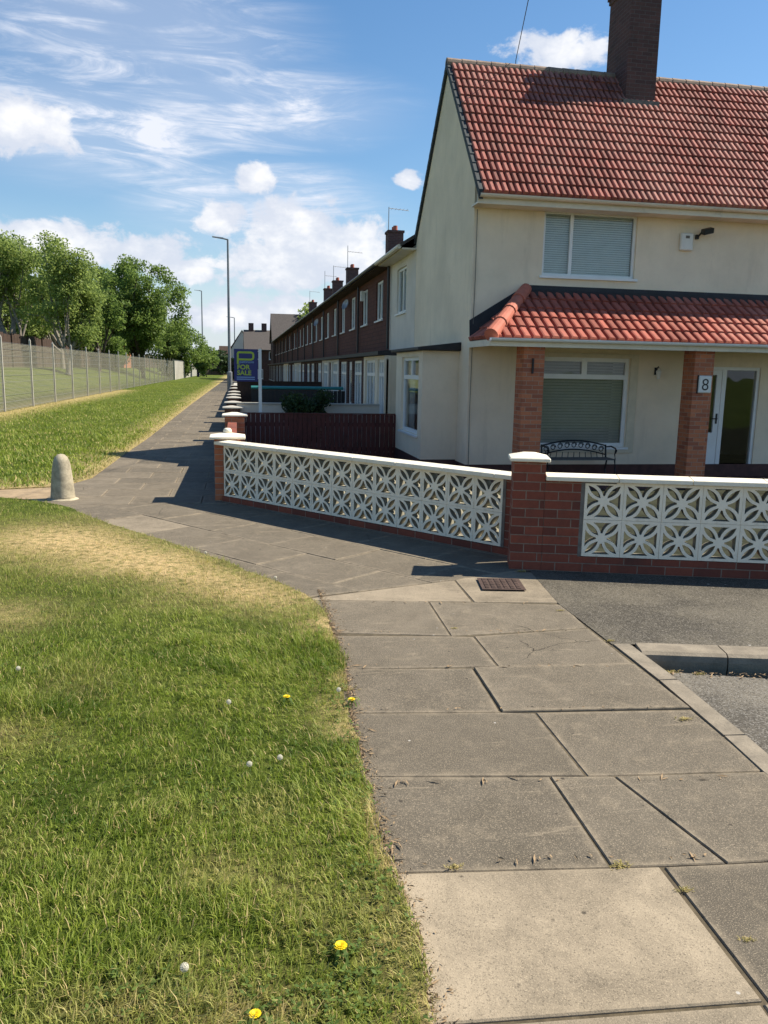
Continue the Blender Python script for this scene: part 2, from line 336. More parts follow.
# ------------------------------------------------------------------ geometry helpers
class MB:
    def __init__(s): s.v = []; s.f = []; s.tone = None
    def add(s, vs, fs):
        o = len(s.v); s.v += [tuple(v) for v in vs]; s.f += [tuple(i + o for i in f) for f in fs]; return s
    def box(s, x0, x1, y0, y1, z0, z1):
        vs = [(x, y, z) for z in (z0, z1) for y in (y0, y1) for x in (x0, x1)]
        return s.add(vs, [(0,2,3,1), (4,5,7,6), (0,1,5,4), (2,6,7,3), (0,4,6,2), (1,3,7,5)])
    def quad(s, a, b, c, d): return s.add([a, b, c, d], [(0, 1, 2, 3)])
    def prism(s, poly, a0, a1, axis='z'):
        n = len(poly)
        def P(p, t): return {'z': (p[0], p[1], t), 'x': (t, p[0], p[1]), 'y': (p[0], t, p[1])}[axis]
        vs = [P(p, a0) for p in poly] + [P(p, a1) for p in poly]
        return s.add(vs, [tuple(range(n))[::-1], tuple(range(n, 2 * n))] + [(i, (i + 1) % n, n + (i + 1) % n, n + i) for i in range(n)])
    def tube(s, pts, r, n=8, cap=True):
        pts = [Vector(p) for p in pts]; rs = r if isinstance(r, (list, tuple)) else [r] * len(pts)
        up = Vector((0, 0, 1)); rings = []
        for i, p in enumerate(pts):
            d = (pts[min(i + 1, len(pts) - 1)] - pts[max(i - 1, 0)]).normalized()
            a = d.cross(up) if abs(d.dot(up)) < .98 else d.cross(Vector((0, 1, 0))); a.normalize(); b = d.cross(a)
            rings.append([p + (a * math.cos(t) + b * math.sin(t)) * rs[i] for t in [2 * math.pi * k / n for k in range(n)]])
        fs = []
        for i in range(len(pts) - 1):
            for k in range(n): fs.append((i * n + k, i * n + (k + 1) % n, (i + 1) * n + (k + 1) % n, (i + 1) * n + k))
        if cap: fs += [tuple(range(n)), tuple(range((len(pts) - 1) * n, len(pts) * n))[::-1]]
        return s.add([v for r_ in rings for v in r_], fs)
    def lathe(s, prof, c=(0, 0, 0), n=24):
        vs = []; fs = []
        for r, z in prof:
            for k in range(n): a = 2 * math.pi * k / n; vs.append((c[0] + r * math.cos(a), c[1] + r * math.sin(a), c[2] + z))
        for i in range(len(prof) - 1):
            for k in range(n): fs.append((i * n + k, i * n + (k + 1) % n, (i + 1) * n + (k + 1) % n, (i + 1) * n + k))
        fs += [tuple(range(n))[::-1], tuple(range((len(prof) - 1) * n, len(prof) * n))]
        return s.add(vs, fs)
    def mesh(s, name, mat, smooth=False, attrs=None):
        me = bpy.data.meshes.new(name); me.from_pydata(s.v, [], s.f); me.update()
        me.materials.append(mat)
        if smooth: me.polygons.foreach_set('use_smooth', [True] * len(me.polygons))
        for k, vals in (attrs or {}).items():
            at = me.attributes.new(k, 'FLOAT', 'POINT'); at.data.foreach_set('value', vals)
        return me
    def build(s, name, mat, parent=None, smooth=False, bevel=0, attrs=None):
        me = s.mesh(name, mat, smooth, attrs)
        if not attrs:
            bm = bmesh.new(); bm.from_mesh(me)
            if bevel: bmesh.ops.bevel(bm, geom=list(bm.edges), offset=bevel, segments=1, affect='EDGES', clamp_overlap=True)
            bmesh.ops.recalc_face_normals(bm, faces=list(bm.faces)); bm.to_mesh(me); bm.free()
        return link(name, me, parent)

def link(name, data, parent=None):
    o = bpy.data.objects.new(name, data); COL.objects.link(o)
    if parent is not None: o.parent = parent
    return o
def tag(o, label, cat, group=None):
    o['label'] = label; o['category'] = cat
    if group: o['group'] = group
    return o
def thing(name, label, cat, loc=(0, 0, 0), rz=0, group=None):
    o = bpy.data.objects.new(name, None); COL.objects.link(o); o.location = loc; o.rotation_euler = (0, 0, rz); o.empty_display_size = .2
    return tag(o, label, cat, group)
def struct(o, kind='structure'): o['kind'] = kind; return o
def kids(o): return [c for c in S.objects if c.parent == o]
def copy_tree(o, parent=None, tree=None):
    c = o.copy(); COL.objects.link(c); c.parent = parent
    for ch in (KID.get(o.name) or []): copy_tree(ch, c)
    return c
KID = {}
def index_kids(root):
    st = [root]
    while st:
        o = st.pop(); KID[o.name] = kids(o); st += KID[o.name]

def wallpanel(mb, org, ux, n, u0, u1, z0, z1, holes, th):
    """vertical panel from org along ux; front face on the side of n, thickness th behind, openings cut through"""
    org = Vector(org); ux = Vector(ux); n = Vector(n)
    us = sorted({u0, u1} | {h[0] for h in holes} | {h[1] for h in holes}); zs = sorted({z0, z1} | {h[2] for h in holes} | {h[3] for h in holes})
    def P(u, z, d): return org + ux * u - n * d + Vector((0, 0, z))
    for i in range(len(us) - 1):
        for j in range(len(zs) - 1):
            uc, zc = (us[i] + us[i+1]) / 2, (zs[j] + zs[j+1]) / 2
            if any(h[0] < uc < h[1] and h[2] < zc < h[3] for h in holes): continue
            for d in (0, th): mb.quad(P(us[i], zs[j], d), P(us[i+1], zs[j], d), P(us[i+1], zs[j+1], d), P(us[i], zs[j+1], d))
    for (a, b, c, d) in holes + [(u0, u1, z0, z1)]:
        mb.quad(P(a, c, 0), P(b, c, 0), P(b, c, th), P(a, c, th)); mb.quad(P(a, d, 0), P(b, d, 0), P(b, d, th), P(a, d, th))
        mb.quad(P(a, c, 0), P(a, d, 0), P(a, d, th), P(a, c, th)); mb.quad(P(b, c, 0), P(b, d, 0), P(b, d, th), P(b, c, th))

class Fr:  # local frame on a wall: u along, d outward, z up -> boxes
    def __init__(s, org, ux, n): s.o = Vector(org); s.u = Vector(ux); s.n = Vector(n)
    def P(s, u, d, z): return s.o + s.u * u + s.n * d + Vector((0, 0, z))
    def box(s, mb, u0, u1, d0, d1, z0, z1):
        vs = [s.P(u, d, z) for z in (z0, z1) for d in (d0, d1) for u in (u0, u1)]
        return mb.add(vs, [(0,2,3,1), (4,5,7,6), (0,1,5,4), (2,6,7,3), (0,4,6,2), (1,3,7,5)])

def window(fr, u0, u1, z0, z1, parent, mull=(), trans=None, top_mull=None, frame='upvc', fw=.055, blind=None, sill=True, depth=-.05, curtain=False, slat=.05, name='window'):
    f = MB()
    d0, d1 = depth - .05, depth
    fr.box(f, u0, u0 + fw, d0, d1, z0, z1); fr.box(f, u1 - fw, u1, d0, d1, z0, z1)
    fr.box(f, u0 + fw, u1 - fw, d0, d1, z0, z0 + fw); fr.box(f, u0 + fw, u1 - fw, d0, d1, z1 - fw, z1)
    zt = z1 - fw
    if trans: fr.box(f, u0 + fw, u1 - fw, d0, d1 + .004, trans - fw * .6, trans + fw * .6); 
    for mu in mull: fr.box(f, mu - fw * .6, mu + fw * .6, d0, d1 + .003, z0 + fw, zt if not (trans and top_mull is not None) else trans - fw * .6)
    if trans and top_mull is not None:
        for mu in top_mull: fr.box(f, mu - fw * .7, mu + fw * .7, d0, d1 + .006, trans + fw * .6, z1 - fw)
    W = f.build(name, M[frame], parent)
    g = MB(); fr.box(g, u0 + fw * .6, u1 - fw * .6, d0 + .018, d0 + .026, z0 + fw * .6, z1 - fw * .6); g.build('pane', M['glass'], W)
    if sill:
        s = MB(); fr.box(s, u0 - .05, u1 + .05, -.02, .05, z0 - .045, z0 - .003); s.build('sill', M[frame], W)
    if blind:
        b = MB(); z = z0 + fw
        while z < z1 - fw:
            a = [fr.P(u0 + fw, d0 - .02, z), fr.P(u1 - fw, d0 - .02, z), fr.P(u1 - fw, d0 - .035, z + slat * .92), fr.P(u0 + fw, d0 - .035, z + slat * .92)]
            b.quad(*a); z += slat
        b.build('blind', M[blind], W)
    if curtain:
        c = MB(); nn = 18
        for (a_, b_) in ((u0 + fw, u0 + (u1 - u0) * .3), (u1 - (u1 - u0) * .3, u1 - fw)):
            pts = [(a_ + (b_ - a_) * k / nn, d0 - .08 + .02 * math.sin(k * 2.4)) for k in range(nn + 1)]
            for k in range(nn):
                c.quad(fr.P(pts[k][0], pts[k][1], z0), fr.P(pts[k+1][0], pts[k+1][1], z0), fr.P(pts[k+1][0], pts[k+1][1], z1), fr.P(pts[k][0], pts[k][1], z1))
        c.build('curtain', M['curtain'], W, smooth=True)
    return W

def tiled_slope(A, B, up, length, pitch, courses, roll, clipx=None, h=.028, lip=.034):
    """corrugated interlocking tiles on a plane: A->B along the eave, 'up' unit vector up the slope. clipx(t)->(u0,u1) limits each course"""
    A = Vector(A); B = Vector(B); ax = (B - A); W = ax.length; ax.normalize(); up = Vector(up).normalized(); n = ax.cross(up).normalized()
    if n.z < 0: n = -n
    v = []; f = []; tone = []
    prof = [(0, -.4), (.20, -.4), (.28, .75), (.42, 1.0), (.84, .85), (.93, .55), (.98, -.3), (1.0, -.4)]
    cl = length / courses
    for c in range(courses):
        s0, s1 = c * cl - .004, (c + 1) * cl + .02
        if clipx: u0, u1 = clipx(c * cl + cl * .5)
        else: u0, u1 = 0, W
        k0, k1 = int(u0 / pitch), int(u1 / pitch)
        for k in range(k0, k1):
            tn = random.random() ; j = random.uniform(-.005, .005)
            base = len(v)
            for (pu, ph) in prof[:]:
                u = (k + pu) * pitch
                for (s, lift) in ((s0, lip), (s1, .0)):
                    v.append(tuple(A + ax * u + up * (s + j) + n * (ph * roll + lift)))
            for (pu, ph) in prof[:]:
                u = (k + pu) * pitch; v.append(tuple(A + ax * u + up * (s0 + j + .002) + n * (-.012)))
            m_ = len(prof)
            for i in range(m_ - 1):
                f.append((base + 2*i, base + 2*i+2, base + 2*i+3, base + 2*i+1))
                f.append((base + 2*i, base + 2*m_ + i, base + 2*m_ + i+1, base + 2*i+2))
            tone += [tn] * (3 * m_)
    return v, f, tone

def tile_obj(name, parts, mat, parent):
    mb = MB(); tone = []
    for v, f, t in parts: mb.add(v, f); tone += t
    return mb.build(name, mat, parent, attrs={'tone': tone})

def poly_sheet(name, pts, z, mat, attrs=None):
    me = bpy.data.meshes.new(name); bm = bmesh.new()
    vs = [bm.verts.new((p[0], p[1], p[2] if len(p) > 2 else z)) for p in pts]
    fc = bm.faces.new(vs); bmesh.ops.triangulate(bm, faces=[fc]); bmesh.ops.recalc_face_normals(bm, faces=list(bm.faces))
    for q in bm.faces:
        if q.normal.z < 0: q.normal_flip()
    bm.to_mesh(me); bm.free(); me.materials.append(mat)
    return link(name, me)

# ------------------------------------------------------------------ ground
EDGE = [(.494,1.0),(.494,1.794),(.506,2.025),(.512,2.298),(.502,2.579),(.508,3.001),(.536,3.673),(.593,4.504),(.600,5.35),(.53,5.80),(.40,6.12),(.181,6.469),(-.172,7.142),(-.776,8.06),(-1.375,8.895),(-1.95,9.9),(-2.125,10.178),(-2.6,10.62),(-3.3,11.0),(-9.0,12.2)]
def jitter(edge, amp, step):
    out = []
    for i in range(len(edge)-1):
        a, b = edge[i], edge[i+1]; L_ = math.hypot(b[0]-a[0], b[1]-a[1]); n = max(1, int(L_/step)) if L_ < 4 else 4
        for k in range(n): out.append((a[0]+(b[0]-a[0])*k/n + random.uniform(-amp, amp), a[1]+(b[1]-a[1])*k/n))
    return out + [edge[-1]]
EDGE0 = EDGE; EDGE = jitter(jitter(EDGE, .020, .22), .010, .05)
VEDGE = [(-9.0,12.9),(-3.204,11.62),(-2.479,11.85),(-2.352,12.207),(-2.20,12.749),(-2.19,15.2),(-2.12,20.3),(-2.12,37.7),(-1.95,80),(-1.72,127),(-1.6,240)]
struct(MB().quad((-3000,-3000,-.42),(3000,-3000,-.42),(3000,3000,-.42),(-3000,3000,-.42)).build('ground', M['verge_ground']))
# hard base under slabs (dark joints)
struct(poly_sheet('path', [(-9,10.4),(-9,13.3),(-2.6,12.9),(-2.5,250),(-.05,250),(-.05,10.6),(2.55,7.2),(2.9,6.6),(2.42,5.5),(2.36,4.6),(2.2,1),(2.2,-6),(.2,-6),(.2,5),(-3,9.0)], -.0065, M['joint']))
struct(MB().quad((-.1,6.0,-.30),(40,-6,-.30),(40,250,-.30),(-.1,250,-.30)).build('garden_ground', M['gardenp']))

def turf(name, pts, z, dryfun, step=.25, bank=None, xmin=None, region=None):
    """grid turf inside polygon via bmesh bisected ngon triangulation"""
    me = bpy.data.meshes.new(name); bm = bmesh.new()
    vs = [bm.verts.new((p[0], p[1], z)) for p in pts]; bm.faces.new(vs)
    ys = np.arange(min(p[1] for p in pts) + step, max(p[1] for p in pts), step)
    for y in ys: bmesh.ops.bisect_plane(bm, geom=list(bm.verts) + list(bm.edges) + list(bm.faces), plane_co=(0, y, 0), plane_no=(0, 1, 0))
    xs = np.arange(min(p[0] for p in pts) + step, max(p[0] for p in pts), step)
    for x in xs: bmesh.ops.bisect_plane(bm, geom=list(bm.verts) + list(bm.edges) + list(bm.faces), plane_co=(x, 0, 0), plane_no=(1, 0, 0))
    bmesh.ops.triangulate(bm, faces=list(bm.faces))
    # skirt down to the paving
    ed = [e for e in bm.edges if len(e.link_faces) == 1]
    r = bmesh.ops.extrude_edge_only(bm, edges=ed)
    for g in r['geom']:
        if isinstance(g, bmesh.types.BMVert): g.co.z -= .06
    bm.to_mesh(me); bm.free(); me.materials.append(M['verge_ground'])
    co = np.zeros(len(me.vertices) * 3); me.vertices.foreach_get('co', co); co = co.reshape(-1, 3)
    at = me.attributes.new('dry', 'FLOAT', 'POINT'); at.data.foreach_set('value', dryfun(co[:, 0], co[:, 1]))
    if bank is not None:
        co[:, 2] += bank(co[:, 0], co[:, 1]); me.vertices.foreach_set('co', co.ravel())
    me.update(); return struct(link(name, me))

def gb(x, y, cx_, cy_, sx, sy, a=0):
    c, s = math.cos(a), math.sin(a); u = (x - cx_) * c + (y - cy_) * s; v = -(x - cx_) * s + (y - cy_) * c
    return np.exp(-(u / sx) ** 2 - (v / sy) ** 2)
def dry_near(x, y):
    d = .95 * gb(x, y, -1.75, 8.1, .75, .95, .5) + .85 * gb(x, y, .05, 6.05, .75, .38, -.85) + .8 * gb(x, y, -.75, 7.1, .9, .42, -.9)
    ex = np.interp(y, [p[1] for p in EDGE0[:10]], [p[0] for p in EDGE0[:10]]); d += .75 * np.exp(-((x - ex) / .045) ** 2) * (.5 + .5 * np.sin(y * 5.3 + np.sin(y * 13)))
    d += .7 * gb(x, y, .02, 1.86, .16, .07) + .5 * gb(x, y, -.35, 1.95, .2, .08) + .45 * gb(x, y, -.1, 2.5, .12, .1) + .4 * gb(x, y, .1, 2.9, .1, .12)
    d += .6 * gb(x, y, -1.75, 5.6, .5, .35) + .45 * gb(x, y, -1.2, 3.7, .3, .18) + .35 * gb(x, y, .45, 2.1, .09, .25) + .35 * gb(x, y, -1.05, 6.9, .6, .35)
    d += .4 * np.clip(np.sin(x * 3.1 + y * 1.7) * np.sin(y * 2.3 - x * 1.1) - .55, 0, 1)
    return np.clip(d, 0, 1)
near_poly = EDGE + [(-9, 1.0)]
turf('grass_bank', near_poly, .012, dry_near, .3)
def poly_x(edge, y):
    ys = [p[1] for p in edge]; xs = [p[0] for p in edge]; return np.interp(y, ys, xs)
def dry_far(x, y):
    e = poly_x(VEDGE[1:], y); return np.clip(.75 * np.exp(-((x - e) / .15) ** 2) + .7 * np.exp(-((x + 7.9) / .7) ** 2) * (y < 60), 0, 1)
def bank(x, y):
    t = np.clip((-x - 9.3) / 6.5, 0, 1); return 1.45 * t * t * (3 - 2 * t)
vp_ = [(-120, 12.9)] + VEDGE + [(-120, 240)]
turf('grass_verge', vp_, .010, dry_far, 1.6, bank)
struct(poly_sheet('dirt_track', [(-9,12.0),(-3.2,10.95),(-2.5,10.55),(-2.1,10.3),(-1.9,10.6),(-2.2,12.2),(-2.5,11.9),(-3.2,11.66),(-9,13.0)], -.006, M['dirtm']))

# --- slabs
def clip(poly, a, b):  # keep left of a->b
    out = []
    def side(p): return (b[0]-a[0])*(p[1]-a[1]) - (b[1]-a[1])*(p[0]-a[0])
    for i in range(len(poly)):
        p, q = poly[i], poly[(i+1) % len(poly)]; sp, sq = side(p), side(q)
        if sp >= 0: out.append(p)
        if sp * sq < 0: t = sp / (sp - sq); out.append((p[0]+(q[0]-p[0])*t, p[1]+(q[1]-p[1])*t))
    return out
SL = MB(); s_tone = []; s_warm = []; s_edge = []
def slab(poly, tone=None, warm=0., gap=.0035, dz=None, seg=True):
    if len(poly) < 3: return
    c = (sum(p[0] for p in poly)/len(poly), sum(p[1] for p in poly)/len(poly))
    area = .5 * sum(poly[i][0]*poly[(i+1)%len(poly)][1]-poly[(i+1)%len(poly)][0]*poly[i][1] for i in range(len(poly)))
    if abs(area) < .008: return
    if area < 0: poly = poly[::-1]
    def inset(g):
        q = poly; n = len(poly); res = poly
        for i in range(n):
            a, b = poly[i], poly[(i+1) % n]; L_ = math.hypot(b[0]-a[0], b[1]-a[1])
            if L_ < 1e-6: continue
            nx, ny = -(b[1]-a[1])/L_*g, (b[0]-a[0])/L_*g
            res = clip(res, (a[0]+nx, a[1]+ny), (b[0]+nx, b[1]+ny))
            if len(res) < 3: return res
        return res
    o = inset(gap * .5 + random.uniform(0, .0012)); i_ = inset(gap * .5 + .0045)
    if len(o) < 3 or len(i_) != len(o): return
    z = dz if dz is not None else random.uniform(-.0025, .0025); tx, ty = random.uniform(-.002, .002), random.uniform(-.002, .002)
    def Z(p, off): return (p[0], p[1], z + off + (p[0]-c[0])*tx + (p[1]-c[1])*ty)
    n = len(o); vs = [Z(p, 0) for p in i_] + [Z(p, -.005) for p in o] + [Z(p, -.05) for p in o]
    fs = [(k, n+k, n+(k+1)%n, (k+1)%n) for k in range(n)] + [(n+k, 2*n+k, 2*n+(k+1)%n, n+(k+1)%n) for k in range(n)]
    core = inset(gap * .5 + .05); ev = [1.] * (3*n)
    if len(core) == n: vs += [Z(p, 0) for p in core]; fs += [tuple(range(3*n, 4*n))] + [(3*n+k, k, (k+1)%n, 3*n+(k+1)%n) for k in range(n)]; ev += [0.] * n
    else: fs += [tuple(range(n))]; ev = [.3] * (3*n)
    s_edge.extend(ev)
    SL.add(vs, fs); t = tone if tone is not None else random.uniform(.2, .8); s_tone.extend([t]*len(vs)); s_warm.extend([warm]*len(vs))
KL = [(2.05,1.0),(2.11,1.71),(2.248,2.85),(2.30,3.57),(2.315,4.215),(2.33,4.893),(2.393,5.497)]
EL = .36
slab([(.30,1.79),(1.40,1.718),(1.32,.8),(.30,.8)], .7, .55)
slab([(1.404,1.717),(2.10,1.703),(2.0,.8),(1.324,.8)], .55, .45)
slab([(EL,2.455),(1.441,2.338),(1.412,1.725),(EL,1.795)], .75, .85, dz=.002)
slab([(1.455,2.335),(2.20,2.28),(2.11,1.71),(1.425,1.71)], .25, 0)
slab([(EL,3.14),(1.298,3.001),(1.268,2.357),(EL,2.462)], .38, .02)
slab([(1.298,3.0),(1.573,2.96),(1.688,2.318),(1.272,2.356)], .52, .05)
slab([(1.575,2.958),(2.262,2.90),(2.215,2.288),(1.692,2.317)], .40, .04)
slab([(EL,3.775),(1.154,3.69),(1.299,3.66),(1.47,3.64),(1.455,2.984),(EL,3.13)], .30, .03)
slab([(1.475,3.636),(2.30,3.56),(2.262,2.912),(1.462,2.979)], .42, .05)
slab([(EL,4.385),(1.331,4.279),(1.299,3.668),(EL,3.782)], .33, .04)
slab([(1.338,4.279),(1.487,4.276),(2.315,4.205),(2.30,3.57),(1.307,3.662)], .50, .08, dz=.006)
slab([(EL,5.08),(1.354,4.85),(1.50,4.83),(1.487,4.282),(EL,4.378)], .40, .06)
slab([(1.505,4.83),(2.33,4.893-.005),(2.315,4.212),(1.492,4.276)], .47, .08)
slab([(.3,5.79),(1.392,5.66),(1.354,4.856),(.3,5.08)], .55, .10)
slab([(1.396,5.658),(1.728,5.59),(2.39,5.497),(2.33,4.90),(1.358,4.856)], .58, .12)
slab([(.40,5.80),(1.722,5.60),(1.755,6.235)], .75, .60)
slab([(1.734,5.592),(2.393,5.50),(2.50,6.42),(2.30,6.52),(1.76,6.24)], .7, .55)
# strips parallel with the angled wall
D_ = (.624, -.7815); Nn = (-.7815, -.624); O_ = (-.186, 10.419)
for r in range(-1, 9):
    w0, w1 = .05 + r * .62, .05 + (r + 1) * .62; u = -2.6 + (.37 if r % 2 else 0)
    while u < 5.2:
        ln = .92
        P4 = [(O_[0] + D_[0]*a + Nn[0]*b, O_[1] + D_[1]*a + Nn[1]*b) for a, b in ((u, w0), (u+ln, w0), (u+ln, w1), (u, w1))]
        q = P4[::-1] if False else P4
        ar = sum(q[i][0]*q[(i+1)%4][1]-q[(i+1)%4][0]*q[i][1] for i in range(4))
        if ar < 0: q = q[::-1]
        q = clip(q, (1.755, 6.245), (.30, 5.825)) if False else q
        for a, b in (((2.6,6.55),(1.755,6.24)), ((1.755,6.24),(.30,5.80)), ((-.2,10.25),(-2.6,10.25)) ):
            # keep the far / wall side of each line
            q2 = clip(q, b, a) if (a[1]+b[1]) / 2 < 10 else clip(q, b, a)
            if (a[1]+b[1]) / 2 >= 10: q2 = clip(q, a, b)
            q = q2
            if len(q) < 3: break
        if len(q) >= 3:
            cxm, cym = sum(p[0] for p in q)/len(q), sum(p[1] for p in q)/len(q)
            pale = (-1.6 < cxm < -.35 and 8.6 < cym < 9.75)
            slab(q, random.uniform(.2, .5) + (.35 if pale else 0), .5 if pale else random.uniform(.0, .12))
        u += ln
# long path running away
y = 10.27; r = 0
while y < 60:
    ln = .62; xs = [-2.45, -1.78, -.92, -.05] if r % 2 else [-2.45, -1.35, -.47, -.05]
    for i in range(len(xs)-1):
        slab([(xs[i], y), (xs[i+1], y), (xs[i+1], y+ln), (xs[i], y+ln)], random.uniform(.15, .55), random.choice((0, .03, .08, .2)) if y > 12 else .15, gap=.008 if random.random() < .8 else .02)
    y += ln; r += 1
struct(SL.build('pavement', M['paving'], attrs={'tone': s_tone, 'warm': s_warm, 'edge': s_edge}))
struct(MB().quad((-2.4,60,-.004),(-.05,60,-.004),(-.05,240,-.004),(-2.4,240,-.004)).build('path_surface', M['asphalt']))
# asphalt footway in front of the right-hand wall, kerbs and the road
struct(poly_sheet('footway', [(2.51,6.52),(2.36,5.49),(2.345,4.56),(2.48,4.545),(3.307,4.36),(5.4,3.88),(9.5,2.95),(9.5,4.55)], .0, M['asphalt']))
struct(poly_sheet('road', [(2.47,4.22,-.055),(3.1,4.02,-.06),(9.5,2.45,-.06),(9.5,-8,-.06),(2.15,-8,-.02),(2.16,1.0,-.018),(2.40,3.0,-.02)], 0, M['road']))
KB = MB()
def kerb(a, b, w, z0, z1, top=None):
    a = Vector((a[0], a[1], 0)); b = Vector((b[0], b[1], 0)); d = (b - a).normalized(); n = Vector((d.y, -d.x, 0)); a = a + d * .004; b = b - d * .004
    prof = [(0, z0), (0, z1), (w * .82, z1), (w * .96, z1 - .015), (w, z1 - .05 if z1 - z0 > .06 else z1 - .015), (w, z0)]
    vs = [a + n * p + Vector((0, 0, q)) for p, q in prof] + [b + n * p + Vector((0, 0, q)) for p, q in prof]; k = len(prof)
    KB.add(vs, [tuple(range(k)), tuple(range(k, 2*k))[::-1]] + [(i, (i+1) % k, k+(i+1) % k, k+i) for i in range(k)])
kp = [(2.352, 4.56), (2.335, 3.95), (2.285, 3.25), (2.19, 2.35), (2.10, 1.45), (2.0, .55), (1.95, -.4)]
for i in range(len(kp)-1): kerb(kp[i+1], kp[i], .13, -.2, .004)
kk = [(2.49, 4.545), (3.0, 4.425), (3.88, 4.222), (4.76, 4.018), (5.64, 3.815), (6.5, 3.61), (7.4, 3.40), (8.3, 3.19)]
for i in range(len(kk)-1): kerb(kk[i], kk[i+1], .19, -.2, .012)
struct(KB.build('kerb', M['kerbm']))

# inspection cover set in its slab
t = thing('inspection_cover', 'small rusty square drain cover let into pale slab before brick gate pillar', 'drain cover', (2.09, 6.03, .008), math.radians(-10))
MB().box(-.175,.175,-.175,.175,0,.006).build('cover_frame', M['rust'], t, bevel=.002)
g = MB()
for i in range(6):
    for j in range(6):
        x0, y0 = -.145 + i*.05, -.145 + j*.05
        g.box(x0, x0+.034, y0, y0+.034, .0061, .012)
g.build('tread', M['rust'], t, bevel=.003)

# ------------------------------------------------------------------ grass blades
def inside(poly, x, y):
    c = np.zeros(x.shape, bool); n = len(poly); j = n - 1
    for i in range(n):
        xi, yi = poly[i]; xj, yj = poly[j]
        k = ((yi > y) != (yj > y)) & (x < (xj - xi) * (y - yi) / (yj - yi + 1e-12) + xi); c ^= k; j = i
    return c
def blades(name, boxes, poly, dryf, hgt, wid, clump=1.0, z0=0., label=None):
    X, Y = [], []
    for (x0, x1, y0, y1, dens) in boxes:
        n = int((x1-x0)*(y1-y0)*dens); X.append(rng.uniform(x0, x1, n)); Y.append(rng.uniform(y0, y1, n))
    X = np.concatenate(X); Y = np.concatenate(Y)
    # cluster towards tufts
    cxk = np.round(X * 14) / 14; cyk = np.round(Y * 14) / 14; X = X + (cxk - X) * .35 * rng.random(X.size); Y = Y + (cyk - Y) * .35 * rng.random(Y.size)
    k = inside(poly, X, Y); X, Y = X[k], Y[k]
    patch = np.sin(X*2.3+1.1*np.sin(Y*1.9))*np.sin(Y*2.9+1.3*np.sin(X*2.1)); lush = np.clip(.5+.5*patch+.35*np.sin(X*9+Y*4)*np.sin(Y*11-X*3), 0, 1)
    dr = dryf(X, Y); keep = rng.random(X.size) > dr * .55; X, Y, lush, dr = X[keep], Y[keep], lush[keep], dr[keep]
    n = X.size; H = hgt * (.62 + .70 * lush ** 1.4 + .6 * (np.sin(X*7.3+2*np.sin(Y*3.1))*np.sin(Y*6.1+X) > .62)) * rng.uniform(.5, 1.35, n) * (1 - .45 * dr); Wd = wid * rng.uniform(.7, 1.3, n) * (1 + .0 * Y)
    az = rng.uniform(0, 2*np.pi, n); lean = rng.uniform(.15, 1.25, n) * H; la = az + rng.normal(0, .5, n)
    # general lie of the sward
    lx = lean * np.cos(la) + .25 * H * np.sin(X*3+Y); ly = lean * np.sin(la) + .2 * H * np.cos(Y*2.3-X)
    px, py = -np.sin(az) * Wd * .5, np.cos(az) * Wd * .5
    V = np.zeros((n, 5, 3))
    V[:, 0] = np.stack([X - px, Y - py, np.full(n, z0)], 1); V[:, 1] = np.stack([X + px, Y + py, np.full(n, z0)], 1)
    mx_, my_ = X + lx * .35, Y + ly * .35
    V[:, 2] = np.stack([mx_ + px * .75, my_ + py * .75, z0 + H * .6], 1); V[:, 3] = np.stack([mx_ - px * .75, my_ - py * .75, z0 + H * .6], 1)
    V[:, 4] = np.stack([X + lx, Y + ly, z0 + H * rng.uniform(.75, 1.0, n)], 1)
    me = bpy.data.meshes.new(name); me.vertices.add(n*5); me.vertices.foreach_set('co', V.ravel())
    base = np.arange(n) * 5; lp = np.concatenate([np.stack([base, base+1, base+2, base+3], 1), np.stack([base+3, base+2, base+4], 1)], 1).ravel()
    me.loops.add(n*7); me.loops.foreach_set('vertex_index', lp.astype(np.int32)); me.polygons.add(n*2)
    ls = np.stack([np.arange(n)*7, np.arange(n)*7+4], 1).ravel(); me.polygons.foreach_set('loop_start', ls.astype(np.int32))
    me.update(calc_edges=True); me.validate()
    tone = np.clip(rng.normal(.44, .28, n) + .30 * (1 - lush) - .12 - .55 * (np.sin(X*4.1+1.3*np.sin(Y*2.7))*np.sin(Y*3.7+X*1.9+.8) > .70) + .22 * np.clip(np.sin(X*1.3+Y*2.9+2)*np.sin(X*3.3-Y*1.1), 0, 1) + .1*np.sin(X*1.7-Y*2.2), 0, 1); dd = np.clip(np.maximum(dr * rng.uniform(.5, 1.3, n), (rng.random(n) < .09 + .05*(1-lush)) * rng.uniform(.5, 1, n)), 0, 1)
    for nm, v in (('tone', tone), ('dry', dd)):
        a = me.attributes.new(nm, 'FLOAT', 'POINT'); a.data.foreach_set('value', np.repeat(v, 5).astype(np.float32))
    me.materials.append(M['grass']); o = link(name, me); o['kind'] = 'stuff'; return o
ne = [(p[0] + .016, p[1]) for p in EDGE] + [(-9, 1.0)]
blades('grass', [(-2.0,.6,1.3,3.0,19000), (-3.0,.65,3.0,5.0,9500), (-4.4,.65,5.0,8.0,4200), (-6.3,-.6,8.0,12.2,2000)], ne, dry_near, .036, .0032, z0=.010)
vpoly = VEDGE + [(-12, 240), (-12, 12.9)]
blades('grass', [(-8,-2,11.3,22,420), (-8.4,-1.9,22,40,150), (-8.4,-1.6,40,90,40)], vpoly, dry_far, .060, .016, z0=.008)

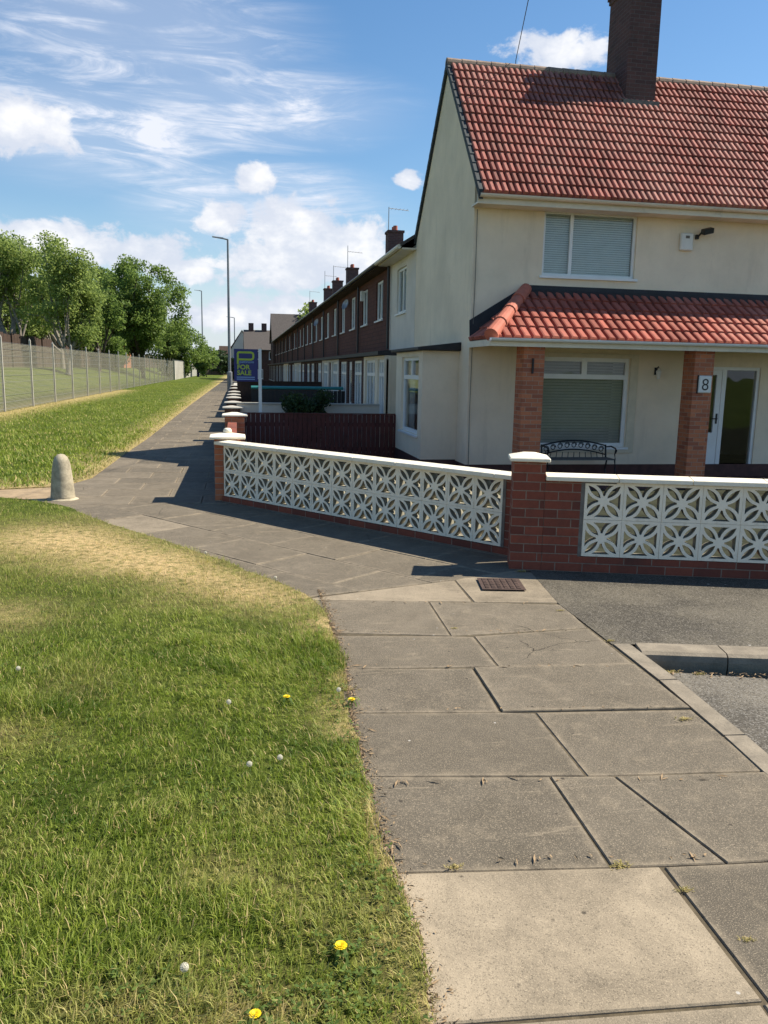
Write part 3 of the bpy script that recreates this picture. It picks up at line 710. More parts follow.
def broadleaves():
    V = []; T = []
    spots_ = [(.30,2.0,.10,.10,60), (.42,2.35,.05,.14,34), (.10,1.88,.14,.06,40), (.46,2.9,.04,.25,46), (.50,3.6,.04,.3,40), (.50,4.4,.04,.3,34), (-.25,1.98,.12,.06,40), (-.1,3.2,.2,.2,24), (-.9,3.4,.3,.3,30), (-.4,4.6,.5,.4,46), (.35,5.4,.15,.3,40), (-.6,6.2,.5,.4,40), (-1.4,5.2,.5,.5,30)]
    for (x, y, sx, sy, n) in spots_:
        for _ in range(n):
            cxx, cyy = x + random.gauss(0, sx), y + random.gauss(0, sy)
            if cxx > float(np.interp(cyy, [p[1] for p in EDGE0[1:14]], [p[0] for p in EDGE0[1:14]])) + .02: continue
            a0 = random.uniform(0, 6.28); zz = random.uniform(.02, .042)
            for k in range(3):
                a = a0 + k * 2.094 + random.uniform(-.2, .2); L_ = random.uniform(.006, .012); d = Vector((math.cos(a), math.sin(a), random.uniform(-.1, .5))).normalized(); p = Vector((-math.sin(a), math.cos(a), 0)) * L_ * .55; c = Vector((cxx, cyy, zz))
                V.append([c, c + d*L_ + p, c + d*L_*1.9, c + d*L_ - p]); T.append(random.random())
    o = leaf_obj('clover', np.array([[tuple(v) for v in q] for q in V]), np.array(T), 'leafB', None); struct(o, 'stuff')
def weed(x, y, s, n=14, mat='weed', name='weed', label='', group=None, z=0.):
    mb = MB(); tone = []
    for i in range(n):
        a = random.uniform(0, 6.28); L_ = s * random.uniform(.25, .7); w = s * random.uniform(.03, .09); e = random.uniform(.3, 1.2)
        bx, by = random.gauss(0, .45) * s, random.gauss(0, .25) * s
        d = Vector((math.cos(a), math.sin(a), 0)); p = Vector((-d.y, d.x, 0)) * w; o = Vector((bx, by, 0))
        q = [o - p * .4, o + p * .4, o + d * L_ * .5 + p + Vector((0, 0, L_ * .5 * e)), o + d * L_ * .5 - p + Vector((0, 0, L_ * .5 * e)), o + d * L_ + Vector((0, 0, L_ * .55 * e))]
        mb.add(q, [(0, 1, 2, 3), (3, 2, 4)]); tone += [random.random()] * 5
    o = mb.build(name, M[mat], attrs={'tone': tone}); o.location = (x, y, z); o.scale = (.8, .6, .7); tag(o, label, 'weed', group); return o
WD = [(2.41,6.44,.07,'pale tuft of dry weed at foot of brick gate pillar'), (2.20,3.45,.05,'yellow green weed in kerb joint beside road'),
      (2.55,4.19,.06,'dry weed in road gutter corner under kerb end'), (2.70,4.14,.05,'dry weed below joint of raised kerb stones'),
      (1.30,2.36,.05,'tuft of yellow moss at slab corner above pale slab'), (.72,2.44,.04,'dry moss along left of pale slab joint'),
      (1.46,2.20,.035,'dry moss on right edge of big pale slab'), (1.42,5.0,.03,'pale moss in short joint between upper slabs'),
      (2.36,4.62,.04,'dry grass tuft where asphalt meets slabs and kerb'), (1.52,1.95,.03,'small dry tuft beside lower right of pale slab'),
      (2.30,5.3,.035,'dry moss along left border of dark asphalt footway'), (.56,4.05,.06,'leafy weed at grass edge beside yellow dandelion')]
for x, y_, s_, lb in WD: weed(x, y_, s_, 55, 'weed', 'weed', lb, 'weeds in the paving joints', z=-.056 if 'kerb end' in lb or 'raised kerb' in lb else 0.)

# dandelions
def dandelion(x, y_, r, label):
    t = thing('dandelion', label, 'flower', (x, y_, .01), random.uniform(0, 6), 'dandelions in the grass')
    MB().tube([(0,0,0),(.004,0,.02),(0,.003,.034)], .0022, 6).build('stem', M['stem'], t)
    mb = MB()
    for ring, (n, rr, el) in enumerate(((22, 1.0, .12), (18, .82, .35), (14, .6, .6), (10, .35, .9))):
        for k in range(n):
            a = 6.283 * (k + .5 * (ring % 2)) / n + random.uniform(-.06, .06); d = Vector((math.cos(a), math.sin(a), el)).normalized(); p = Vector((-math.sin(a), math.cos(a), 0)) * r * .11
            o = Vector((0, 0, .034)); mb.add([o - p * .3, o + p * .3, o + d * r * rr + p, o + d * r * rr - p], [(0, 1, 2, 3)])
    mb.build('petals', M['petal'], t)
    lf = MB(); tn = []
    for k in range(7):
        a = 6.283 * k / 7 + random.uniform(-.3, .3); d = Vector((math.cos(a), math.sin(a), 0)); p = Vector((-d.y, d.x, 0)); L_ = random.uniform(.04, .075); zs = [.012, .026, .03, .024, .012]
        prev = None
        for i in range(9):
            f_ = i / 8; w_ = L_ * (.03 + .13 * f_ * (1.25 - f_) * 2) * (1.0 if i % 2 else .45); c = d * L_ * f_ + Vector((0, 0, .010 + .028 * math.sin(math.pi * min(1, f_ * 1.1)))); cur = (c - p * w_, c + p * w_)
            if prev: lf.quad(prev[0], prev[1], cur[1], cur[0]); tn.extend([.35] * 4)
            prev = cur
    lf.build('leaves', M['leafB'], t, attrs={'tone': tn}); return t
def clock(x, y_, r, label):
    t = thing('dandelion_clock', label, 'flower', (x, y_, .01), 0, 'dandelion seed heads in the grass')
    MB().tube([(0,0,0),(.004,0,.02),(0,.003,.036)], .002, 6).build('stem', M['stem'], t)
    mb = MB(); c = Vector((0, 0, .036 + r))
    for k in range(110):
        z = 1 - 2 * (k + .5) / 110; a = k * 2.39996; q = math.sqrt(1 - z*z); d = Vector((q*math.cos(a), q*math.sin(a), z)); s1 = d.orthogonal().normalized(); s2 = d.cross(s1)
        e = c + d * r; w = r * .17; mb.add([e + s1*w, e + s2*w, e - s1*w, e - s2*w], [(0,1,2,3)]); mb.add([c, e + s1*.0006, e - s1*.0006], [(0,1,2)])
    mb.build('seed_head', M['fluff'], t); return t
dandelion(.229, 3.90, .019, 'yellow dandelion in grass left of the seed heads near path edge')
dandelion(.555, 3.82, .019, 'yellow dandelion right on the grass edge by the paving')
dandelion(.276, 2.065, .020, 'nearest open yellow dandelion, low in the foreground grass')
dandelion(.025, 1.85, .016, 'yellow dandelion cut by the bottom of the view')
for x, y_, lb in [(.03,3.18,'white dandelion clock just below the first, left of centre in grass'), (-.062,3.84,'white dandelion clock left of the inner yellow dandelion'), (.16,3.22,'small white dandelion clock right of the lower one'),
              (.50,3.92,'white seed head beside yellow dandelion at grass edge'), (-.165,2.03,'white dandelion clock nearest the viewer in foreground grass'), (-1.2,4.45,'white dandelion clock near left border of grass'),
              (-.30,7.2,'white dandelion clock beside the dry turf edge'), (.28,6.25,'small white dandelion clock at the turf corner')]:
    clock(x, y_, .0125, lb)
# ------------------------------------------------------------------ bollard
t = thing('bollard', 'round-topped weathered concrete bollard where grass meets path', 'bollard', (-2.22, 10.72, -.01))
MB().lathe([(.152,0),(.148,.05),(.132,.25),(.112,.43),(.098,.50),(.074,.555),(.042,.584),(.010,.592)], n=32).build('post', M['concrete'], t, smooth=True)
MB().lathe([(.19,0),(.19,.012),(.15,.03)], n=28).build('footing', M['concrete'], t)

# ------------------------------------------------------------------ screen blocks
def screen_block(s=.162, depth=.095):
    cu = bpy.data.curves.new('screen_block', 'CURVE'); cu.dimensions = '2D'; cu.fill_mode = 'BOTH'; cu.extrude = depth / 2; cu.bevel_depth = .0
    def spl(pts):
        sp = cu.splines.new('POLY'); sp.points.add(len(pts) - 1); sp.use_cyclic_u = True
        for p, q in zip(sp.points, pts): p.co = (q[0], q[1], 0, 1)
    e = s - .0015; spl([(-e,-e),(e,-e),(e,e),(-e,e)])
    k = s / .162; P0 = .026*k; P1 = .133*k; b = .0225*k; rib = .0270*k; lim = .137*k
    def rot(pts, q):
        c, n = [(1,0),(0,1),(-1,0),(0,-1)][q]; return [(x*c - y*n, x*n + y*c) for x, y in pts]
    L_ = [(P0 + (P1-P0)*t_, P0 + (P1-P0)*t_, b*4*t_*(1-t_)) for t_ in [i/10 for i in range(11)]]
    r2 = math.sqrt(.5)
    leaf = [(x - r2*o, y + r2*o) for x, y, o in L_] + [(x + r2*o, y - r2*o) for x, y, o in L_[1:-1][::-1]]
    side = []
    for i in range(0, 41):
        t_ = i/40 * 1.02; x = y_ = P0 + (P1-P0)*t_; o = b*4*t_*(1-t_) + rib; X_, Y_ = x - r2*o, y_ + r2*o
        if X_ > .0035 and Y_ < lim: side.append((X_, Y_))
    side = side[::4] + [side[-1]]
    tri = side + [(side[-1][0] + .0, lim)] + [(-side[-1][0], lim)] + [(-x, y_) for x, y_ in side[::-1]]
    for q in range(4): spl(rot(leaf, q)); spl(rot(tri, q))
    o = bpy.data.objects.new('tmp', cu); COL.objects.link(o); dg = bpy.context.evaluated_depsgraph_get(); dg.update()
    me = bpy.data.meshes.new_from_object(o.evaluated_get(dg)); COL.objects.unlink(o); bpy.data.objects.remove(o)
    me.transform(Matrix.Rotation(math.pi/2, 4, 'X')); me.name = 'screen_block'
    bm = bmesh.new(); bm.from_mesh(me); bmesh.ops.remove_doubles(bm, verts=list(bm.verts), dist=.0002)
    ed = [e_ for e_ in bm.edges if len(e_.link_faces) == 2 and e_.calc_face_angle(0) > 1.2]
    bmesh.ops.bevel(bm, geom=ed, offset=.003, segments=1, affect='EDGES', clamp_overlap=True)
    bmesh.ops.recalc_face_normals(bm, faces=list(bm.faces)); bm.to_mesh(me); bm.free()
    me.materials.clear(); me.materials.append(M['blockpaint']); me.materials.append(M['darkblock'])
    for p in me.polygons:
        if abs(p.normal.y) < .5 and max(abs(p.center.x), abs(p.center.z)) < s - .006: p.material_index = 1  # inner sides of the openings are coloured darker than the block faces
    return me
SB = screen_block()

def blocks(parent, x0, n, z0, pitch, h):
    for i in range(n):
        for j in range(2):
            o = link('screen_block', SB, parent); o.location = (x0 + pitch*(i+.5), .052, z0 + h*(j+.5)); o.scale = (pitch/.324, 1, h/.324)
            o.rotation_euler = (random.uniform(-.006,.006), random.choice((0, math.pi)), random.uniform(-.008,.008))

wa = thing('garden_wall', 'white pierced screen block wall set at an angle along the path corner', 'wall', (-.186, 10.419, 0), math.atan2(-.7815, .624))
MB().box(-.02, 4.56, -.012, .14, -.3, .066).build('brick_base', M['wallbrick'], wa)
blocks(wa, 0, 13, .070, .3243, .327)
MB().box(4.22, 4.55, .0, .12, .066, .726).build('brick_end', M['wallbrick'], wa)
MB().box(4.222, 4.255, -.006, .10, .07, .722).build('mortar_strip', M['mortar'], wa)
cp = MB(); x = -.12
while x < 4.5:
    x1 = min(x + .61, 4.62); cp.prism([(-.06,.728),(.16,.728),(.16,.768),(.05,.792),(-.06,.768)], x + .002, x1 - .002, 'x'); x = x1
cp.build('coping', M['cap'], wa, bevel=.004)

wb = thing('garden_wall', 'white screen block wall on brick base facing the asphalt footway and road', 'wall', (2.602, 6.469, 0), math.atan2(-.275, .961))
MB().box(.0, 6.6, .0, .20, -.3, .138).box(.0, .325, .002, .20, .138, .795).build('brick_base', M['wallbrick'], wb)
MB().box(.305, .336, .0015, .14, .139, .79).build('mortar_strip', M['mortar'], wb)
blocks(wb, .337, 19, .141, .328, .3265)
cp = MB(); x = .0
while x < 6.5:
    x1 = x + .61; cp.prism([(-.045,.80),(.24,.80),(.24,.832),(.10,.856),(-.045,.838)], x + .002, x1 - .002, 'x'); x = x1
cp.build('coping', M['cap'], wb, bevel=.004)
MB().box(.02, .6, .003, .05, .783, .799).build('mortar_bed', M['mortar'], wb)

def pillar(label, loc, rz, w, h, fin=False, mat='wallbrick', capm='cap', lo=.035, zb=-.3, group='capped brick garden pillars'):
    t = thing('wall_pillar', label, 'pillar', loc, rz, group)
    MB().box(0, w, 0, w, zb, h).build('brick_shaft', M[mat], t)
    c = MB(); a, b = -lo, w + lo; m_ = w / 2; zz = h + .001
    c.add([(a,a,zz),(b,a,zz),(b,b,zz),(a,b,zz),(a,a,zz+.03),(b,a,zz+.03),(b,b,zz+.03),(a,b,zz+.03),(m_-.05,m_-.05,zz+.066),(m_+.05,m_-.05,zz+.066),(m_+.05,m_+.05,zz+.066),(m_-.05,m_+.05,zz+.066)],
          [(0,3,2,1),(0,1,5,4),(1,2,6,5),(2,3,7,6),(3,0,4,7),(4,5,9,8),(5,6,10,9),(6,7,11,10),(7,4,8,11),(8,9,10,11)])
    cc = c.build('cap', M[capm], t, bevel=.006)
    if fin: MB().lathe([(.055,0),(.055,.03),(.045,.05),(.03,.06)], (m_, m_, zz+.067), 16).build('finial', M[capm], cc, smooth=True)
    return t
pillar('brick corner pillar with low cream pyramid cap between the two screen walls', (2.335, 6.545, 0), math.atan2(-.275, .961), .275, .955)
pillar('nearest brick pillar on the path with finial on its cream cap', (-.30, 10.47, 0), 0, .335, .80, True, 'brick', lo=.06)
pillar('second brick pillar on the path with plain cream cap', (-.22, 14.35, 0), 0, .34, .86, False, 'brick', lo=.05)
w = thing('garden_wall', 'low all-brick wall between the two nearest path pillars', 'wall')
MB().box(-.16, -.02, 10.81, 14.345, -.3, .72).build('brick_base', M['wallbrick'], w); MB().box(-.165, -.015, 10.81, 14.345, .721, .77).build('coping', M['wallbrick'], w)
pos = [(19.2,'third'),(22.0,'fourth'),(25.6,'fifth'),(28.4,'sixth'),(32.0,'seventh'),(37.5,'eighth'),(43.5,'ninth')]
for y_, nm in pos: pillar('grey capped pillar of the gardens, %s along the path' % nm, (-.30, y_, 0), 0, .36, .76, False, 'housebrick', 'conc_fence', .05)
for k, (y0, y1, nm) in enumerate([(15.6,19.2,'between the cream capped and first grey capped pillars'), (22.36,25.6,'between fourth and fifth path pillars'), (28.76,32.0,'between sixth and seventh path pillars'), (33.2,60,'running on beyond the seventh path pillar')]):
    w = thing('garden_wall', 'low brick boundary wall ' + nm, 'wall', group='brick boundary walls along the path')
    MB().box(-.20, -.04, y0+.005, y1-.005, -.3, .58).build('brick_base', M['housebrick'], w); MB().box(-.23, -.01, y0+.005, y1-.005, .581, .63).build('coping', M['conc_fence'], w)
# red board fence across the garden
t = thing('board_fence', 'dark red close-boarded fence crossing the garden behind the angled wall', 'fence', (0, 17.9, -.3))
b = MB(); x = -.02
while x < 3.5:
    b.box(x, x+.095, 0, .02, .02, 1.02 + .004*math.sin(x*9)); x += .103
b.build('boards', M['redwood'], t)
MB().box(-.02, 3.51, .021, .07, .2, .28).box(-.02, 3.51, .021, .07, .75, .83).build('rail', M['redwood'], t)
MB().box(-.03, 3.515, -.02, .05, 1.021, 1.045).build('top_rail', M['redwood'], t)
# neighbour garden divider and things
w = thing('garden_wall', 'low cream painted wall across the garden behind the red fence', 'wall')
MB().box(-.02, 3.4, 19.35, 19.5, -.3, .86).build('wall_face', M['white_render'], w); MB().box(-.02, 3.4, 19.32, 19.53, .861, .90).build('coping', M['conc_fence'], w)
t = thing('board_fence', 'dark garden fence with teal top rail further along the terrace', 'fence', (0, 27, 0))
b = MB(); x = .45
while x < 3.5: b.box(x, x+.12, 0, .02, -.3, 1.0); x += .13
b.build('boards', M['plastic_black'], t); MB().tube([(.45,0,1.08),(3.5,0,1.09)], .055, 8).build('top_rail', M['teal'], t)
t = thing('board_fence', 'dark garden fence crossing beyond the teal railed one', 'fence', (0, 34, 0))
MB().box(.0, 3.5, 0, .04, -.3, 1.15).build('boards', M['brownwood'], t); MB().box(-.02,3.5,-.02,.06,1.151,1.19).build('top_rail', M['brownwood'], t)

# ------------------------------------------------------------------ FOR SALE board
t = thing('for_sale_board', 'navy FOR SALE board with lime P logo on a white post in front garden', 'sign', (.52, 18.9, 0))
MB().box(-.036, .036, -.03, .03, -.3, 2.14).build('post', M['upvc'], t)
bd = MB().box(-.585, -.05, -.012, .012, 1.40, 2.13).build('board', M['navy'], t)
def text(s, size, x, z, mat, parent, y_=-.016, font_w=1.0, align='CENTER', name='lettering', bold=0.0):
    cu = bpy.data.curves.new(name, 'FONT'); cu.body = s; cu.size = size; cu.align_x = align; cu.extrude = .0015; cu.offset = bold
    o = bpy.data.objects.new('tmp', cu); COL.objects.link(o); dg = bpy.context.evaluated_depsgraph_get(); dg.update()
    me = bpy.data.meshes.new_from_object(o.evaluated_get(dg)); bpy.data.objects.remove(o)
    me.transform(Matrix.Diagonal((font_w, 1, 1, 1))); me.transform(Matrix.Rotation(math.pi/2, 4, 'X')); me.materials.clear(); me.materials.append(M[mat]); me.name = name
    o = link(name, me, parent); o.location = (x, y_, z); return o
pl = MB(); pth = [(-.50,1.80),(-.50,2.03),(-.48,2.055),(-.20,2.055),(-.165,2.04),(-.15,2.01),(-.15,1.94),(-.165,1.91),(-.20,1.895),(-.50,1.895)]
for i in range(len(pth)-1):
    a, b_ = Vector((pth[i][0], 0, pth[i][1])), Vector((pth[i+1][0], 0, pth[i+1][1])); d = (b_-a).normalized(); n = Vector((-d.z, 0, d.x))*.022; a = a - d*.008; b_ = b_ + d*.008; y0 = Vector((0, -.014 - .0003*i, 0))
    pl.quad(a-n+y0, b_-n+y0, b_+n+y0, a+n+y0)
pl.build('logo', M['lime'], bd)
text('pattinson', .088, -.30, 1.815, 'skyb', bd, bold=.001)
text('FOR', .145, -.52, 1.675, 'lime', bd, font_w=1.05, bold=.004, align='LEFT')
text('SALE', .145, -.52, 1.545, 'lime', bd, font_w=1.05, bold=.004, align='LEFT')
for k in range(2): MB().box(-.53, -.12, -.0145, -.0121, 1.44 + k*.045, 1.462 + k*.045).build('small_print', M['skyb'], bd)

# ------------------------------------------------------------------ leaves / trees / hedges
def leaf_cloud(centres, radii, n, size, rnd=.8, tonef=None):
    """scatter small leaf faces through ellipsoid clumps"""
    k = len(centres); idx = rng.choice(k, n, p=np.array([r[0]*r[1]*r[2] for r in radii]) ** .8 / sum((r[0]*r[1]*r[2]) ** .8 for r in radii))
    C = np.array(centres)[idx]; Rr = np.array(radii)[idx]
    d = rng.normal(size=(n, 3)); d /= np.linalg.norm(d, axis=1)[:, None]; rad = rng.random(n) ** (1/2.2) * rnd + (1 - rnd)
    rad = rng.random(n) ** .45
    P = C + d * Rr * rad[:, None]
    a = rng.normal(size=(n, 3)); a /= np.linalg.norm(a, axis=1)[:, None]; b = np.cross(a, rng.normal(size=(n, 3))); b /= np.linalg.norm(b, axis=1)[:, None]
    s = size * rng.uniform(.5, 1.4, n)[:, None]; V = np.stack([P - a*s, P + b*s*.55, P + a*s, P - b*s*.55], 1)
    tone = np.clip(rng.normal(.45, .25, n) + (rng.random(k)[idx] - .5) * .5, 0, 1)
    return V, tone
def leaf_obj(name, V, tone, mat, parent):
    n = V.shape[0]; me = bpy.data.meshes.new(name); me.vertices.add(n*4); me.vertices.foreach_set('co', V.ravel()); me.loops.add(n*4); me.loops.foreach_set('vertex_index', np.arange(n*4, dtype=np.int32))
    me.polygons.add(n); me.polygons.foreach_set('loop_start', np.arange(0, n*4, 4, dtype=np.int32)); me.update(calc_edges=True)
    at = me.attributes.new('tone', 'FLOAT', 'POINT'); at.data.foreach_set('value', np.repeat(tone, 4).astype(np.float32)); me.materials.append(M[mat])
    return link(name, me, parent)
def tree(x, y_, h, r, trunk_h, label, mat='leafA', bark='bark', n=9000, leaf=.16, sparse=False, seed=1, zb=0., cat='tree', group='trees beyond the left fence', squash=1.0):
    rs = random.Random(seed); t = thing('broadleaf_tree', label, cat, (x, y_, zb), 0, group)
    mb = MB(); tips = []
    def limb(p, d, L_, rad, lev):
        pts = [p]; q = p; dd = d
        for i in range(4):
            dd = (dd + Vector((rs.uniform(-.22,.22), rs.uniform(-.22,.22), rs.uniform(-.05,.15)))).normalized(); q = q + dd * L_/4; pts.append(q)
        mb.tube(pts, [rad*(1-.16*i) for i in range(5)], 6 if lev else 9, False)
        if lev >= (3 if sparse else 2): tips.append(q); tips.append(pts[2])
        if lev < 3:
            for i in range(rs.choice((3, 3, 4)) if lev else 6):
                a = rs.uniform(0, 6.283); sp = rs.uniform(.35, .85) if lev else rs.uniform(.3, .95)
                o = dd.orthogonal(); o.rotate(Matrix.Rotation(a, 3, dd)); nd = (dd * math.cos(sp) + o.normalized() * math.sin(sp) + Vector((0,0,.12))).normalized()
                limb(pts[rs.choice((2, 3, 4, 4))], nd, L_ * rs.uniform(.6, .85), rad * .5, lev + 1)
    limb(Vector((0, 0, -.1)), Vector((0, 0, 1)), trunk_h, h * .022, 0)
    # fit the limb tips into the crown's envelope
    zt = max(p.z for p in tips); rt = max(math.hypot(p.x, p.y) for p in tips); kz = (h * .95 - trunk_h) / (zt - trunk_h); kr = r * .9 / rt
    def fit(v):
        z = v[2]; f_ = max(0, z - trunk_h * .6) ; g = min(1, f_ / (trunk_h * .4 + 1e-6)); kk_ = 1 + (kr - 1) * g
        return (v[0]*kk_, v[1]*kk_, z if z < trunk_h else trunk_h + (z - trunk_h) * kz)
    mb.v = [fit(v) for v in mb.v]; tips = [Vector(fit(p)) for p in tips]
    mb.build('trunk', M[bark], t, smooth=True)
    cen = [tuple(p) for p in tips]; rad = [tuple(r * rs.uniform(.13, .26) * q for q in (1, 1, .75 * squash)) for _ in tips]
    if not sparse:
        for i in range(60):
            a = rs.uniform(0, 6.283); e = rs.uniform(-.55, 1.0); q = math.sqrt(max(0, 1 - e*e)) ; zc = trunk_h * .75 + (h - trunk_h * .75) * .48
            rr = rs.uniform(.72, .95)
            cen.append((r*rr*q*math.cos(a), r*rr*q*math.sin(a), zc + (h - trunk_h*.75) * .46 * e)); k_ = r * rs.uniform(.14, .26); rad.append((k_, k_, k_*.7))
    V, tone = leaf_cloud(cen, rad, n, leaf); leaf_obj('crown', V, tone, mat, t); return t
tree(-17.3, 70, 11.0, 5.6, 2.4, 'leftmost light green tree above the mesh fence with bare upper twigs', 'leafA', 'bark', 22000, .11, True, 3, 1.2)
tree(-13.0, 67, 11.0, 4.6, 2.2, 'tall open light green tree with pale forked limbs, second from left', 'leafA', 'bark', 20000, .11, True, 5, 1.0)
tree(-15.2, 76, 11.2, 4.4, 2.2, 'pale green tree standing between the leftmost and the fork limbed tree', 'leafA', 'bark', 18000, .12, True, 17, 1.2)
tree(-22.0, 84, 12.5, 5.4, 2.4, 'green tree at far left border behind the open crowned ones', 'leafA', 'bark2', 18000, .14, False, 12, 1.35)
tree(-18.0, 92, 9.5, 5.0, 1.4, 'low dark green tree filling in behind the two open crowned trees', 'leafB', 'bark2', 16000, .15, False, 15, 1.35)
tree(-13.6, 86, 10.0, 3.8, 1.8, 'slim dark tree between the open crown and the big dense tree', 'leafB', 'bark2', 15000, .13, True, 8, 1.0)
tree(-10.9, 100, 14.0, 5.6, 1.6, 'largest dense round green tree at centre of the left tree row', 'leafB', 'bark2', 46000, .15, False, 21)
tree(-16.2, 106, 12.6, 4.6, 1.6, 'dense green tree just left of the largest round tree', 'leafB', 'bark2', 22000, .18, False, 22, .9)
tree(-8.9, 132, 8.2, 4.6, .8, 'small bushy tree right of the big round tree at end of fence', 'leafB', 'bark2', 18000, .18, False, 31)
tree(-5.4, 150, 5.6, 2.6, .6, 'lowest bushy tree ending the row beside the distant lawn', 'leafB', 'bark2', 8000, .18, False, 32)
tree(8.4, 98, 9.9, 3.8, 3.0, 'pale green tree rising behind the far end of the terrace', 'leafA', 'bark', 11000, .15, True, 41, -.3, group=None)
broadleaves()
def hedge(x0, x1, y0, y1, h, label, mat='hedge', n=5000, leaf=.14, name='hedge', z0=0., core=True):
    t = thing(name, label, 'hedge', ((x0+x1)/2, (y0+y1)/2, z0)); w, d = (x1-x0)/2, (y1-y0)/2
    if core:
        mb = MB().box(-w*.82, w*.82, -d*.82, d*.82, 0, h*.86); mb.build('stems', M['hedge_core'] if 'hedge_core' in M else M['bark2'], t)
    cen = []; rad = []
    m_ = max(6, int((w*d)**.5 * 8))
    for i in range(m_):
        cen.append((rng.uniform(-w, w)*.9, rng.uniform(-d, d)*.8, rng.uniform(.2, .95)*h)); q = h*.22; rad.append((min(w,q*2), min(d,q*2), q))
    V, tone = leaf_cloud(cen, rad, n, leaf); V[:, :, 2] = np.maximum(V[:, :, 2], 0); leaf_obj('foliage', V, tone, mat, t); return t
hedge(-9.5, -2.5, 190, 196, 5.2, 'dark hedge closing the view at the far end of the lawn', n=6000, leaf=.35)
hedge(-1.4, 2.2, 122, 125, 3.0, 'dark hedge beside the far end of the path below the end houses', n=3000, leaf=.3)
# garden bush
t = thing('garden_bush', 'rounded dark green bush between the dark red fence and cream garden wall', 'bush', (1.62, 18.75, -.3))
MB().tube([(0,0,0),(.05,0,.5),(-.02,.05,.9)], [.04,.03,.02], 7).build('trunk', M['bark2'], t)
cen = [(rng.uniform(-.38,.38), rng.uniform(-.3,.3), rng.uniform(.4,1.38)) for _ in range(22)]
V, tone = leaf_cloud(cen, [(.28,.28,.22)]*22, 8500, .035); leaf_obj('foliage', V, tone, 'hedge', t)

# ------------------------------------------------------------------ the corner house
H = thing('corner_house', 'cream rendered house with red tiled roof and porch canopy at the path corner', 'house', (0, 0, 0))
GX, FY, RX, RY = 4.25, 14.642, 17.0, 19.45
EY, EZ, PY_, PZ = 14.22, 4.80, 16.84, 7.79           # eave line and ridge
slope = (PZ - EZ) / (PY_ - EY); sl_len = math.hypot(PZ-EZ, PY_-EY); upv = Vector((0, PY_-EY, PZ-EZ)).normalized()
W = MB()
fr = Fr((GX, FY, 0), (1, 0, 0), (0, -1, 0))
holes = [(1.34, 3.19, 3.50, 4.66), (1.37, 3.24, .31, 2.02), (4.70, 6.06, -.28, 1.90)]
wallpanel(W, (GX, FY, 0), (1, 0, 0), (0, -1, 0), 0, RX-GX, -.3, 4.80, holes, .22)
# gable and rear walls
fz = lambda yy: EZ + (yy - EY) * slope - .05 if yy < PY_ else EZ + (2*PY_ - EY - yy) * slope - .05
zt = [(FY+.22, -.3), (RY, -.3), (RY, fz(RY)), (PY_, fz(PY_)), (FY+.22, fz(FY+.22))]
W.prism(zt, GX, GX + .22, 'x'); W.prism(zt, RX - .22, RX, 'x')
W.prism([(FY, 4.80),(FY+.22, 4.80),(FY+.22, fz(FY+.22)),(FY, fz(FY))], GX, GX+.22, 'x')
W.box(GX+.22, RX-.22, RY-.22, RY, -.3, 4.2)
W.box(GX+.22, RX-.22, FY+.24, RY-.23, 2.5, 2.6)       # floor between storeys
W.build('wall', M['cream'], H)
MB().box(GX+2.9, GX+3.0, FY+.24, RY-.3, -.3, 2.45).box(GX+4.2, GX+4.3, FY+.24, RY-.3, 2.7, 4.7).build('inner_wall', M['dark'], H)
MB().box(GX-.012, RX, FY-.012, FY-.001, -.3, -.03).box(GX-.012, GX-.001, FY-.012, RY, -.3, -.03).build('plinth', M['plinth'], H)
# west ground-floor bay
bx, by0, by1 = 3.53, 15.34, 17.95
B = MB(); wallpanel(B, (bx, by1, 0), (0, -1, 0), (-1, 0, 0), 0, by1-by0, -.3, 2.10, [(.60, 2.28, .44, 1.99)], .18)
B.box(bx+.18, GX-.002, by0, by0+.18, -.3, 2.10).box(bx+.18, GX-.002, by1-.18, by1, -.3, 2.10)
BW = B.build('side_bay', M['cream'], H)
frb = Fr((bx, by1, 0), (0, -1, 0), (-1, 0, 0))
window(frb, .60, 2.28, .44, 1.99, BW, mull=(), trans=1.58, top_mull=(1.44,), curtain=True, fw=.07)
MB().box(bx-.010, bx-.001, by0-.010, by1, -.3, -.01).box(bx-.001, GX-.013, by0-.010, by0-.001, -.3, -.01).build('plinth', M['plinth'], BW)
C_ = MB(); C_.prism([(bx-.13, 2.105), (GX-.003, 2.105), (GX-.003, 2.27), (bx-.13, 2.165)], by0-.16, by1+.02, 'y'); C_.build('canopy', M['lead'], BW, bevel=.01)
